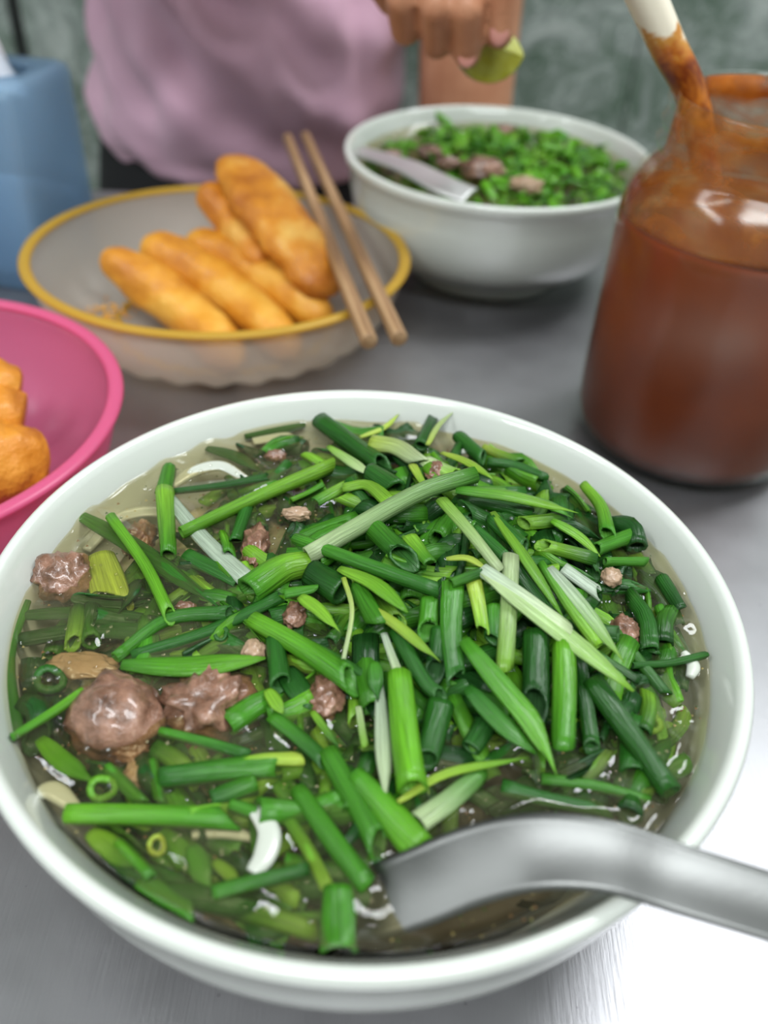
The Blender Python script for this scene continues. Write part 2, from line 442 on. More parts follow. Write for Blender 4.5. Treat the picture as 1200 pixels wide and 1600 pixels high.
# ---------------------------------------------------------------- scallions
GC = {'d': (0.024, 0.130, 0.014), 'k': (0.013, 0.070, 0.011), 'g': (0.060, 0.25, 0.016), 'b': (0.125, 0.37, 0.018), 'l': (0.22, 0.47, 0.035),
      'y': (0.42, 0.56, 0.07), 'w': (0.50, 0.62, 0.33), 'p': (0.46, 0.56, 0.42)}
GN = {'d': 'dark green', 'k': 'very dark green', 'g': 'green', 'b': 'bright green', 'l': 'light green', 'y': 'yellow-green', 'w': 'pale whitish', 'p': 'pale white'}
rnd = random.Random(7)
def scallion_mesh(pts, r0, r1, c0, c1, kind='tube', seg=10, n=9, cut=0.0, rs=None, wall=0.28):
    """hollow leek-like stalk.  kind: tube, leaf (pointed, flattened), half (split open channel)"""
    P = smooth_path(pts, n); V, Fc, C, S = [], [], [], []
    fr_ = frames(P); L = sum((P[i + 1] - P[i]).length for i in range(n - 1))
    rs = rs or rnd
    ph = rs.uniform(0, 50)
    def ring(i, scale, inner):
        u = i / (n - 1); r = r0 + (r1 - r0) * u; t_, s_, n_ = fr_[i]
        fl = 1.0; rr = r
        if kind == 'leaf':
            rr = r * (0.10 + 0.90 * math.sin(min(1, (1 - u) * 2.2) * math.pi / 2)) * (0.55 + 0.45 * math.sin(min(1, u * 3.0 + 0.1) * math.pi / 2)); fl = 0.34
        if kind == 'half': fl = 0.55
        th = wall * rr if inner else 0
        for j in range(seg):
            a = (2 * math.pi * j / seg) if kind != 'half' else (math.pi * (1.25 * j / (seg - 1) - 0.125) )
            rq = rr * (1 + 0.08 * math.sin(2 * a + ph) + 0.05 * math.sin(3 * a + 5 * u + ph))
            x = math.cos(a) * (rq - th); y = math.sin(a) * (rq - th) * fl
            off = 0
            if cut:
                e = 0.5 * max(0, 1 - (1 - u) * (n - 1)) - 0.0
                off = cut * r * math.cos(a + ph) * max(0, 1 - (1 - u) * (n - 1) * 0.5)
            V.append(P[i] + s_ * x + n_ * y + t_ * off)
            cc = [c0[q] + (c1[q] - c0[q]) * u for q in range(3)]
            if inner: cc = [min(1, v * 1.1 + 0.02) for v in cc]
            C.append(cc); S.append((ph + math.cos(a) * 6.0, math.sin(a) * 6.0 + ph, u * L * 70))
    for i in range(n): ring(i, 1, False)
    for i in range(n): ring(i, 1, True)
    o2 = n * seg; js = seg if kind != 'half' else seg - 1
    for i in range(n - 1):
        for j in range(js):
            k = (j + 1) % seg
            Fc.append((i * seg + j, i * seg + k, (i + 1) * seg + k, (i + 1) * seg + j))
            Fc.append((o2 + i * seg + j, o2 + (i + 1) * seg + j, o2 + (i + 1) * seg + k, o2 + i * seg + k))
    for i in (0, n - 1):
        for j in range(js):
            k = (j + 1) % seg
            f = (i * seg + j, i * seg + k, o2 + i * seg + k, o2 + i * seg + j)
            Fc.append(f if i else f[::-1])
    if kind == 'half':
        for i in range(n - 1):
            for j in (0, seg - 1):
                Fc.append((i * seg + j, (i + 1) * seg + j, o2 + (i + 1) * seg + j, o2 + i * seg + j))
    ctr = sum(P, Vector()) / n
    V = [v - ctr for v in V]
    me = bpy.data.meshes.new('scallion'); me.from_pydata([tuple(v) for v in V], [], Fc)
    me.polygons.foreach_set('use_smooth', [True] * len(me.polygons))
    a = me.attributes.new('Col', 'FLOAT_COLOR', 'POINT'); a.data.foreach_set('color', [q for c in C for q in (*c, 1.0)])
    a = me.attributes.new('st', 'FLOAT_VECTOR', 'POINT'); a.data.foreach_set('vector', [q for c in S for q in c])
    me.materials.append(MAT['scallion']); me.update()
    return me, ctr

MC = Vector((0.028, 0.197))
def mound(x, y):
    d2 = ((x - MC.x) / 0.046) ** 2 + ((y - MC.y) / 0.050) ** 2
    return ZB + 0.014 * math.exp(-d2)
def pix3(px, py, lift):
    z = ZB
    for _ in range(8):
        p = at(px, py, z); z = mound(p.x, p.y) + lift
    return at(px, py, z)
# (pixel points), width at start, width at end (px), colours, kind, lift (mm above the pile), place words
H = [
 ([(117,800),(215,858),(335,945)],22,34,'gd','leaf',0.5,'reaching in from the upper-left rim, wide blade'),
 ([(173,807),(225,880),(266,963)],14,17,'bb','tube',3.5,'thin stalk crossing over the wide blade at upper left'),
 ([(264,732),(256,770)],20,24,'gg','tube',0.5,'short stub standing by the pale noodle at upper left'),
 ([(258,768),(263,868)],26,22,'lg','tube',1.5,'hollow stalk hanging down from the short stub at upper left'),
 ([(262,776),(320,845),(388,908)],18,26,'pp','half',1.0,'pale peeled strip left of the pile'),
 ([(270,768),(350,758),(420,745)],9,12,'dd','tube',1.0,'thin stalk just below the big pale noodle at the top left'),
 ([(323,700),(365,712),(405,735)],16,24,'dd','leaf',0.0,'above the big pale noodle near the far rim'),
 ([(283,832),(400,778),(517,728)],17,20,'bl','tube',3.0,'long curved stalk running up towards the far rim'),
 ([(155,872),(175,940)],42,52,'yy','half',-2.5,'flat slab beside the meat chunk at the left rim'),
 ([(18,962),(130,958),(250,965)],20,26,'dd','leaf',-1.0,'long blade lying along the left side, uppermost of the stack'),
 ([(30,1000),(140,985),(245,990)],24,30,'kd','half',-2.0,'long blade lying along the left side, second of the stack'),
 ([(40,940),(14,1030),(30,1150)],15,15,'gd','half',-1.0,'stalk bent along the left rim'),
 ([(180,1028),(262,968),(360,958)],16,20,'gd','tube',2.0,'glistening curved stalk above the two large meat chunks'),
 ([(205,1025),(330,985),(440,932)],16,17,'dd','tube',1.0,'long thin stalk behind the glistening curved one'),
 ([(238,878),(290,905),(338,945)],18,22,'gg','half',-0.5,'folded piece under the wide blade at upper left'),
 ([(290,868),(380,912)],26,20,'dd','half',0.5,'open channel beside the pale peeled strip'),
 ([(387,790),(368,845)],18,18,'dd','tube',1.0,'short stalk below the long curved one'),
 ([(462,842),(560,878),(683,922)],18,24,'gd','tube',6.5,'long stalk lying across the middle of the pile'),
 ([(480,868),(560,822),(660,768),(742,742)],24,22,'wg','tube',7.0,'longest stalk, white at one end, slanting across the pile top'),
 ([(388,925),(440,890),(480,880)],46,38,'gl','tube',3.0,'thick hollow stalk at the left edge of the pile'),
 ([(500,657),(552,694),(600,730)],24,26,'dd','tube',3.0,'thick stalk at the far rim, upper end near the porcelain'),
 ([(580,693),(620,700),(655,722)],34,26,'yw','half',4.5,'torn pale piece near the far rim'),
 ([(645,728),(665,762)],14,10,'yl','half',4.5,'narrow tail below the torn pale piece'),
 ([(513,697),(580,743)],12,22,'lw','leaf',3.5,'pale pointed piece left of the torn pale piece'),
 ([(580,740),(617,765)],28,30,'dd','tube',3.5,'short hollow stub behind the longest stalk'),
 ([(535,762),(575,758),(612,788)],16,24,'ll','half',5.0,'curled strip just above the longest stalk'),
 ([(493,785),(537,760)],20,20,'gl','half',3.0,'short piece left of the curled strip'),
 ([(383,683),(425,675),(470,667)],9,12,'dd','tube',0.0,'thin stalk floating along the far left rim'),
 ([(563,683),(600,668),(624,646)],10,9,'yy','leaf',2.5,'tip sticking up over the far rim'),
 ([(657,697),(677,652)],18,14,'dk','tube',2.5,'dark stub against the far rim wall'),
 ([(668,695),(685,665),(712,640)],9,6,'yw','leaf',5.0,'wispy curled tip highest on the far rim'),
 ([(580,820),(633,873)],26,30,'gd','tube',4.5,'thick hollow stalk below the white end of the longest stalk'),
 ([(530,888),(585,912),(637,957)],18,30,'lb','leaf',8.0,'shiny pointed blade at the centre of the pile'),
 ([(557,918),(590,973)],24,30,'gg','tube',4.5,'hollow stalk tucked beneath the shiny pointed blade'),
 ([(445,928),(492,920)],20,14,'gg','half',5.0,'shiny curl left of the centre'),
 ([(470,932),(500,955),(528,985)],24,14,'ll','leaf',6.0,'pointed piece hanging from the shiny curl'),
 ([(537,903),(550,955),(537,1030)],7,6,'yw','half',8.5,'thin white thread dangling at the centre'),
 ([(583,950),(630,985),(682,1030)],16,20,'yl','leaf',7.0,'long pointed piece right of the dangling thread'),
 ([(487,895),(535,925)],36,38,'kd','tube',3.5,'wide dark hollow stalk left of the centre'),
 ([(395,968),(470,1010),(550,1065)],24,34,'bg','tube',4.0,'thick stalk with open end above the small meat chunk'),
 ([(440,985),(520,1025),(580,1062)],12,12,'gd','tube',3.0,'thin stalk alongside the thick open-ended one'),
 ([(708,912),(705,990),(712,1060)],30,26,'gd','half',6.0,'split vertical stalk right of centre'),
 ([(672,938),(668,986)],24,26,'gg','tube',4.0,'short upright hollow stub at the centre'),
 ([(690,782),(735,832),(780,888)],20,18,'lw','half',7.0,'pale ribbed strip on the pile top'),
 ([(705,912),(752,894)],16,16,'gd','tube',8.0,'short stub crossing the pale ribbed strip'),
 ([(697,873),(730,872),(762,890)],10,14,'yy','leaf',8.5,'small curved sliver by the pale ribbed strip'),
 ([(690,707),(730,722),(770,748)],12,20,'yl','leaf',5.0,'pale blade on the far right of the pile'),
 ([(665,720),(715,745)],22,28,'wl','half',4.0,'pale wet flap by the tip of the longest stalk'),
 ([(712,765),(800,776),(895,800)],24,22,'gl','leaf',5.0,'broad blade spreading to the right at the top'),
 ([(810,775),(860,790),(890,806)],20,14,'bg','leaf',4.5,'second lobe of the broad blade at the top right'),
 ([(717,683),(755,716)],20,22,'dd','tube',2.0,'dark stalk near the far rim, right half'),
 ([(762,722),(800,727),(848,745)],13,15,'dd','tube',1.5,'dark stalk lying along the far right rim'),
 ([(755,700),(810,722)],12,14,'yg','tube',1.0,'yellowish stalk touching the far right rim'),
 ([(912,757),(938,790),(950,836)],12,20,'lg','tube',2.0,'single stalk leaning on the right rim'),
 ([(932,858),(983,838)],18,20,'gg','tube',1.0,'short stub beside the right rim, below the leaning stalk'),
 ([(945,877),(1008,878)],12,13,'gg','tube',0.5,'thin floating stalk framed by broth glints at right'),
 ([(862,813),(905,838),(938,870)],20,16,'bl','leaf',2.5,'pointed blade aiming at the right rim'),
 ([(770,812),(820,858)],22,26,'dd','tube',4.5,'blue-green stub among the pale strips'),
 ([(770,800),(818,868),(880,965)],14,20,'lb','leaf',6.5,'long slim blade right of the pile top'),
 ([(752,890),(820,945),(905,1010),(990,1080)],20,40,'wl','leaf',9.0,'large translucent strip ending in a green tip'),
 ([(752,890),(810,930),(880,982)],26,34,'pw','half',8.0,'white translucent root end of the large strip'),
 ([(858,887),(915,955),(970,1030)],24,22,'pl','leaf',6.0,'pale blade right of the large translucent strip'),
 ([(845,880),(890,950),(935,1010)],12,16,'gl','tube',5.0,'thin stalk between the two pale blades'),
 ([(880,887),(937,928)],20,22,'pp','half',2.0,'white strip floating by the right-hand broth'),
 ([(798,868),(795,960),(788,1045)],24,26,'wl','half',6.0,'upright stalk crossed by the large translucent strip'),
 ([(725,1000),(790,1080),(830,1130),(862,1198)],30,36,'gb','leaf',8.0,'big pointed blade pointing down to the broth'),
 ([(730,1075),(780,1125),(838,1178)],30,36,'dg','leaf',6.0,'broad dark blade beneath the big pointed one'),
 ([(838,990),(836,1108)],34,34,'dk','tube',4.5,'upright dark stalk right of the big pointed blade'),
 ([(880,1010),(882,1090),(880,1165)],34,36,'bg','tube',6.5,'smooth upright stalk, brightest on the right side'),
 ([(925,1065),(980,1140),(1048,1238)],34,34,'dd','tube',2.5,'long thick stalk dipping into the broth at right'),
 ([(905,1030),(925,1170)],20,22,'kd','tube',1.5,'dark stalk hidden behind the brightest upright one'),
 ([(988,1040),(1045,1036),(1098,1024)],10,12,'dd','tube',0.5,'mottled stalk poking at the right rim'),
 ([(845,1217),(930,1228),(1015,1250)],18,16,'gg','tube',0.0,'floating stalk ringed by a bright glint above the spoon'),
 ([(783,1230),(860,1250),(945,1265)],24,20,'dd','tube',-0.8,'dark stalk just above the spoon handle'),
 ([(622,1253),(700,1208),(820,1185)],12,16,'yb','leaf',5.5,'slender curved blade above the spoon'),
 ([(655,1285),(700,1252),(745,1212)],36,30,'wg','half',3.0,'open cut piece with a dark hollow above the spoon'),
 ([(623,1055),(632,1140),(645,1232)],36,46,'bb','tube',6.0,'broad ribbed stalk standing upright at lower centre'),
 ([(593,1065),(598,1150),(603,1245)],14,32,'pw','leaf',4.5,'pale tapering root left of the broad ribbed stalk'),
 ([(585,1035),(589,1088)],22,24,'gd','leaf',5.5,'small dark leaf above the pale tapering root'),
 ([(600,990),(622,1052)],10,14,'pw','half',5.0,'white fibre entering the broad ribbed stalk'),
 ([(560,1105),(570,1165)],10,12,'wl','half',2.5,'pale sliver beside the tapering root'),
 ([(430,1000),(438,1070)],24,28,'dd','tube',3.0,'short dark stub beside the rough meat chunk'),
 ([(418,1078),(442,1115)],20,20,'ll','leaf',3.5,'bright tip below the short dark stub'),
 ([(425,1118),(465,1150),(508,1190)],20,22,'gd','half',2.0,'narrow stalk running from the bright tip'),
 ([(447,1045),(485,1108)],36,34,'kd','leaf',1.0,'very dark leaf left of the small meat chunk'),
 ([(488,1112),(530,1168)],14,10,'ld','leaf',2.5,'thin leaf below the small meat chunk'),
 ([(553,1215),(605,1270),(657,1330)],34,46,'gb','tube',2.0,'large hollow stalk with a notched end touching the spoon'),
 ([(512,1175),(552,1245),(592,1322)],28,34,'gg','tube',1.5,'stalk lying parallel to the notched one'),
 ([(465,1235),(515,1305),(572,1382)],26,36,'gg','tube',1.0,'stalk left of the parallel pair, near the spoon tip'),
 ([(445,1270),(480,1325),(512,1388)],16,18,'gl','half',0.5,'thin folded stalk at lower centre'),
 ([(103,1272),(230,1273),(360,1280)],28,32,'bg','tube',1.0,'long straight stalk lying level at lower left'),
 ([(250,1215),(340,1205),(440,1197)],28,30,'dg','tube',1.0,'stalk lying level above the long straight one'),
 ([(378,1192),(420,1186),(466,1186)],18,24,'ly','half',2.5,'pale yellow end of cut stem at lower centre left'),
 ([(140,1300),(178,1328),(218,1352)],30,36,'lg','leaf',-0.8,'leaf under the broth at the lower left rim'),
 ([(62,1155),(100,1190),(142,1218)],26,34,'bg','leaf',-0.8,'folded leaf under the broth below the smooth meat'),
 ([(18,1153),(75,1118),(130,1080)],13,15,'gb','tube',1.5,'thin stalk by the left rim, left of the smooth meat'),
 ([(250,1143),(320,1160),(383,1178)],14,18,'gd','tube',1.0,'thin stalk right beneath the rough meat chunk'),
 ([(190,1038),(300,1042),(415,1028)],26,40,'gb','leaf',3.5,'broad blade draped over the two large meat chunks'),
 ([(168,1200),(220,1253)],18,18,'gg','tube',0.0,'short stalk below the smooth meat chunk, left one'),
 ([(238,1190),(250,1253)],17,16,'gg','tube',0.0,'short stalk below the smooth meat chunk, right one'),
 ([(300,1322),(325,1388)],30,32,'gg','leaf',0.0,'upright leaf right of the submerged yellow leaf'),
 ([(332,1397),(400,1378),(482,1358)],24,22,'gd','tube',1.0,'stalk lying across the foot of the white noodle'),
 ([(528,1388),(529,1440),(530,1487)],48,54,'gg','half',0.5,'wide flat stalk at the near rim by the spoon tip'),
 ([(220,1375),(300,1422)],26,30,'gg','half',-0.5,'wide stalk near the lower left rim'),
 ([(330,1250),(400,1225)],28,30,'dg','tube',0.5,'glossy stub above the white noodle'),
 ([(335,1345),(372,1378)],14,22,'ll','leaf',0.5,'small pointed leaf left of the white noodle'),
 ([(360,1258),(402,1272)],18,20,'gg','tube',0.8,'short stub touching the top of the white noodle'),
 ([(395,1270),(400,1335)],12,12,'dg','half',-0.2,'narrow stalk against the left side of the noodle'),
 ([(1033,905),(1062,952)],22,22,'dk','tube',-1.0,'dark stub along the right rim'),
 ([(1030,948),(1042,985)],13,13,'gg','tube',-0.5,'tiny mottled stub below the dark one at right'),
 ([(1000,985),(1022,1020)],15,15,'dd','tube',-1.0,'small stub between the glints at right'),
 ([(1012,1060),(1045,1190)],18,16,'gb','half',-2.5,'sunken stalk in the clear broth at right'),
 ([(742,828),(790,872)],18,20,'dd','tube',4.0,'dark stub under the pale ribbed strip'),
 ([(805,880),(866,958)],38,30,'kd','half',3.0,'dark hollow leaf behind the large translucent strip'),
 ([(920,1015),(1000,1065)],14,12,'gk','tube',1.0,'thin dark stalk by the green tip of the large strip'),
 ([(740,905),(755,985)],22,16,'yl','half',6.0,'yellow strip under the white root end'),
 ([(640,840),(672,880)],24,20,'lg','half',4.0,'yellow-edged scrap beneath the long middle stalk'),
 ([(690,985),(680,1050)],26,26,'dk','tube',4.0,'dark stub left of the split vertical stalk'),
 ([(620,985),(660,1060),(690,1090)],22,20,'dd','tube',4.0,'dark stalk sloping behind the broad ribbed one'),
 ([(690,1100),(665,1190)],34,32,'dd','tube',3.0,'dark stalk right of the broad ribbed one'),
 ([(760,1130),(735,1170)],30,26,'kd','tube',2.0,'dark stub in the hollow below the broad dark blade'),
 ([(770,950),(770,1000)],26,22,'gd','tube',4.0,'stub behind the upright crossed stalk'),
 ([(960,985),(1040,1085)],14,16,'gd','tube',-0.5,'sunken stalk near the long bright glint'),
]
SCAL = []     # (centre, half-vector list) for menisci
wcount = {}
for pts, w0, w1, cc, kind, lift, place in H:
    P = [pix3(x, y, lift * 0.001) for x, y in pts]
    depth = [(p - Vector((0, 0, CAMZ))).dot(fw) for p in P]
    r0 = w0 * 0.59 * depth[0] / F; r1 = w1 * 0.59 * depth[-1] / F
    seg = 14 if max(w0, w1) > 24 else 10
    cut = rnd.choice([0.0, 0.6, 1.0, 1.4]) if kind == 'tube' else rnd.choice([0, 0.8])
    if len(P) > 2: pass
    me, ctr = scallion_mesh(P, r0, r1, GC[cc[0]], GC[cc[1]], kind, seg, 11, cut)
    o = bpy.data.objects.new('scallion', me); col.objects.link(o); o.location = ctr
    shape = {'tube': 'scallion stalk', 'leaf': 'scallion leaf', 'half': 'split scallion'}[kind]
    c = GN[cc[0]] if cc[0] == cc[1] else GN[cc[0]]
    lab = (c + ' ' + shape + ', ' + place).split()
    tag(o, ' '.join(lab[:16]), 'scallion', 'scallion pieces on top of the foreground soup')
    SCAL.append((smooth_path(P, 8), max(r0, r1), ctr))

# random pieces of the pile below
protos = []
pr = random.Random(11)
for i in range(14):
    L = pr.uniform(0.012, 0.028); r = pr.uniform(0.0020, 0.0038)
    b = pr.uniform(-0.003, 0.003)
    c0 = pr.choice('dddkkggbk'); c1 = pr.choice([c0, c0, 'g', 'd', 'l'])
    kd = pr.choice(['tube', 'tube', 'tube', 'half', 'leaf'])
    me, _ = scallion_mesh([Vector((-L / 2, 0, 0)), Vector((0, b, abs(b) * 0.3)), Vector((L / 2, 0, 0))], r, r * pr.uniform(0.8, 1.15), GC[c0], GC[c1], kd, 9, 6, pr.choice([0, 0.8, 1.2]), pr)
    protos.append((me, L, r))
# open places of the soup (pixels): noodles and clear broth, meat, shaded broth under the spoon
OPEN = [(225, 790, 115), (330, 740, 70), (98, 905, 72), (180, 1120, 95), (325, 1100, 80), (130, 1045, 60), (740, 1430, 190), (900, 1400, 160), (85, 1245, 60),
        (410, 1310, 42), (400, 850, 40), (510, 1085, 38), (560, 1440, 30), (90, 1180, 30)]
def openp(px, py): return any((px - a) ** 2 + (py - b) ** 2 < r * r for a, b, r in OPEN)
def project(p):
    q = p - Vector((0, 0, CAMZ)); d = q.dot(fw); return 600 + F * q.dot(rt) / d, 800 - F * q.dot(up) / d
placed = 0; tries = 0
while placed < 185 and tries < 6000:
    tries += 1
    a = pr.uniform(0, 2 * math.pi); q = math.sqrt(pr.uniform(0, 1)) * 0.093
    x, y = B1.x + q * math.cos(a), B1.y + q * math.sin(a)
    near = mound(x, y) - ZB
    lay = pr.uniform(-0.004, -0.0005) if near < 0.003 else pr.uniform(-0.006, 0.0008)
    z = mound(x, y) + lay
    px, py = project(Vector((x, y, z)))
    if openp(px, py): continue
    me, L, r = pr.choice(protos)
    if q > inner_r(z, inn1) - 0.0045 or (q > 0.072 and L > 0.022): continue
    o = bpy.data.objects.new('chopped_scallion', me); col.objects.link(o)
    o.location = (x, y, z)
    o.rotation_euler = (pr.uniform(0, 6.28), pr.uniform(-0.25, 0.25), pr.uniform(0, 6.28)) if q < 0.072 else (pr.uniform(0, 6.28), 0.0, a + math.pi / 2 + pr.uniform(-0.35, 0.35))
    tag(o, 'small chopped green scallion piece mixed into the foreground soup beneath the top stalks', 'scallion', 'chopped scallion pieces filling the foreground soup')
    if z > ZB - 0.003 and z < ZB + 0.004:
        d = Vector((math.cos(o.rotation_euler.z), math.sin(o.rotation_euler.z), 0)) * L / 2
        SCAL.append(([Vector((x, y, z)) + d * u for u in (-1, -.5, 0, .5, 1)], r, Vector((x, y, z))))
    placed += 1
def mass(name, c, items, label):
    V, Fc, C, S = [], [], [], []
    for me, M in items:
        k = len(V); V += [tuple(M @ v.co - c) for v in me.vertices]
        Fc += [tuple(k + q for q in p.vertices) for p in me.polygons]
        C += [tuple(d.color) for d in me.attributes['Col'].data]; S += [tuple(d.vector) for d in me.attributes['st'].data]
    o = mk(name, V, Fc, MAT['scallion'], loc=c); me = o.data
    a = me.attributes.new('Col', 'FLOAT_COLOR', 'POINT'); a.data.foreach_set('color', [q for c_ in C for q in c_])
    a = me.attributes.new('st', 'FLOAT_VECTOR', 'POINT'); a.data.foreach_set('vector', [q for c_ in S for q in c_])
    tag(o, label, 'scallions', kind='stuff'); return o
def rmat(x, y, z, tilt): return Matrix.Translation((x, y, z)) @ Matrix.Rotation(pr.uniform(0, 6.28), 4, 'Z') @ Matrix.Rotation(pr.uniform(-tilt, tilt), 4, 'Y') @ Matrix.Rotation(pr.uniform(0, 6.28), 4, 'X')
items = []
for _ in range(4000):
    if len(items) >= 520: break
    a = pr.uniform(0, 2 * math.pi); q = math.sqrt(pr.uniform(0, 1)) * 0.093; x, y = B1.x + q * math.cos(a), B1.y + q * math.sin(a)
    z = mound(x, y) - pr.uniform(0.003, 0.011); px, py = project(Vector((x, y, z)))
    me, L, r = pr.choice(protos)
    if (openp(px, py) and pr.random() < 0.93) or q > inner_r(z, inn1) - 0.0045 or (q > 0.072 and L > 0.022): continue
    if q > 0.072: items.append((me, Matrix.Translation((x, y, z)) @ Matrix.Rotation(a + math.pi / 2 + pr.uniform(-0.35, 0.35), 4, 'Z') @ Matrix.Rotation(pr.uniform(0, 6.28), 4, 'X')))
    else: items.append((me, rmat(x, y, z, 0.3)))
mass('scallion_mass', B1.copy(), items, 'crowded chopped scallions sunk below the surface of the foreground soup')
# round slices and tiny minced bits
def ring_mesh(r, h, c):
    me, _ = scallion_mesh([Vector((0, 0, -h / 2)), Vector((0, 0, h / 2))], r, r, c, c, 'tube', 14, 2, 0, pr, wall=0.45); return me
for px, py, r, c, lf, lab in ((160, 1233, 18, 'b', 0.0, 'round green scallion slice below the smooth meat chunk'),
                              (1015, 1130, 17, 'l', -1.5, 'round light green scallion slice sunk in the right-hand broth'),
                              (78, 1063, 22, 'd', -1.0, 'dark green round scallion slice on the pale meat strip at left'),
                              (245, 1322, 12, 'y', 0.0, 'tiny yellow-green scallion slice at lower left'),
                              (345, 992, 12, 'd', 1.0, 'small dark scallion slice above the rough meat')):
    p = pix3(px, py, lf * 0.001); o = bpy.data.objects.new('scallion_slice', ring_mesh(r * 0.000185, 0.0022, GC[c])); col.objects.link(o)
    o.location = p; o.rotation_euler = (0.3, 0.2, 0); tag(o, lab, 'scallion', 'round scallion slices')

# minced herb and fat flecks floating: nobody could count them
fr2 = random.Random(5); V, Fc = [], []; mi = []
for i in range(1500):
    a = fr2.uniform(0, 6.283); q = math.sqrt(fr2.uniform(0.05, 1)) * 0.0945
    x, y = B1.x + q * math.cos(a), B1.y + q * math.sin(a); s = fr2.uniform(0.0002, 0.0007); z = ZB - fr2.uniform(0.0004, 0.006)
    k = len(V)
    for d in ((s, 0, 0), (-s * 0.5, s * 0.9, 0), (-s * 0.5, -s * 0.9, 0), (0, 0, s * 0.7)): V.append((x + d[0] - B1.x, y + d[1] - B1.y, z))
    V[-1] = (x - B1.x, y - B1.y, z + s * 0.7)
    for f in ((0, 1, 3), (1, 2, 3), (2, 0, 3), (2, 1, 0)): Fc.append(tuple(k + w_ for w_ in f)); mi.append(i % 3)
o = mk('herb_flecks', V, Fc, None, loc=B1, mats=[plain('fleck_green', (38, 86, 30), 0.5), plain('fleck_brown', (140, 104, 78), 0.5), plain('fleck_pale', (190, 180, 140), 0.5)], midx=mi, smooth=False)
tag(o, 'tiny minced herb and meat flecks floating in the foreground broth', 'flecks', kind='stuff')

# ---------------------------------------------------------------- meat and noodles
def blob(name, p, sx, sy, sz, mat, seed, amp=0.25, freq=2.2, rz=0, sub=4):
    bm = bmesh.new(); bmesh.ops.create_icosphere(bm, subdivisions=sub, radius=1)
    off = Vector((seed * 7.3, seed * 3.1, seed * 1.7))
    for v in bm.verts:
        n_ = v.co.normalized()
        d = mn.fractal(n_ * freq + off, 1.0, 2.0, 5) * amp + mn.noise(n_ * freq * 3 + off) * amp * 0.35
        v.co = n_ * (1 + d)
        v.co.x *= sx; v.co.y *= sy; v.co.z *= sz
    me = bpy.data.meshes.new(name); bm.to_mesh(me); bm.free(); me.materials.append(mat)
    me.polygons.foreach_set('use_smooth', [True] * len(me.polygons))
    o = bpy.data.objects.new(name, me); col.objects.link(o); o.location = p; o.rotation_euler = (0, 0, rz); return o
MEAT = [  # px, py, width px, height px, lift mm, material, rough amp, label
 (98, 903, 88, 78, -2.0, 'beef', 0.28, 'rough brown meat chunk touching the left rim'),
 (182, 1118, 150, 120, -2.5, 'beef', 0.16, 'largest smooth pinkish-brown meat chunk at left'),
 (325, 1100, 124, 108, -2.0, 'beef', 0.40, 'craggy brown meat chunk right of the smooth one'),
 (398, 855, 40, 80, -0.5, 'beef', 0.35, 'narrow dark meat piece at the left edge of the pile'),
 (218, 842, 50, 60, -5.0, 'beef', 0.35, 'meat scrap under the pale broth at upper left'),
 (510, 1088, 56, 66, -0.5, 'beef', 0.30, 'small brown meat chunk at the centre left of the pile'),
 (682, 738, 36, 36, 3.0, 'beef', 0.30, 'pinkish meat bit near the far rim'),
 (955, 902, 34, 28, -0.5, 'meat_light', 0.2, 'round tan meat bit near the right rim'),
 (975, 985, 44, 46, -1.5, 'beef', 0.3, 'brown meat piece behind the glints at right'),
 (130, 1040, 110, 44, -3.5, 'meat_light', 0.25, 'pale sinewy meat strip above the smooth meat chunk'),
 (397, 1018, 36, 34, 2.0, 'meat_light', 0.3, 'tan meat bit at the tip of the broad blade'),
 (460, 962, 36, 40, 1.0, 'beef', 0.3, 'brown meat scrap beneath the shiny curl'),
 (464, 803, 44, 20, 2.5, 'meat_light', 0.3, 'thin pink meat shred above the thick hollow stalk'),
 (290, 948, 32, 16, 0.5, 'beef', 0.2, 'small reddish meat shred at left of the pile'),
 (213, 1215, 44, 40, -3.0, 'meat_light', 0.35, 'ragged meat shreds sunk below the smooth meat chunk'),
 (430, 712, 34, 18, -0.5, 'beef', 0.3, 'dark meat bit near the far left rim'),
 (205, 1170, 60, 40, -3.5, 'beef', 0.3, 'meat tail under the smooth meat chunk'),
]
for i, (px, py, wp, hp, lf, mt, amp, lab) in enumerate(MEAT):
    p = pix3(px, py, lf * 0.001); d = (p - Vector((0, 0, CAMZ))).dot(fw)
    sx = wp * 0.5 * d / F; sy = hp * 0.5 * d / F / 0.85
    sz = min(sx, sy) * (0.85 if i != 9 else 0.4)
    o = blob('meat_chunk', p, sx, sy, sz, MAT[mt], i + 1, amp, rz=0.0, freq=1.6 if amp < 0.2 else 2.4)
    tag(o, lab, 'meat', 'meat pieces in the foreground soup')

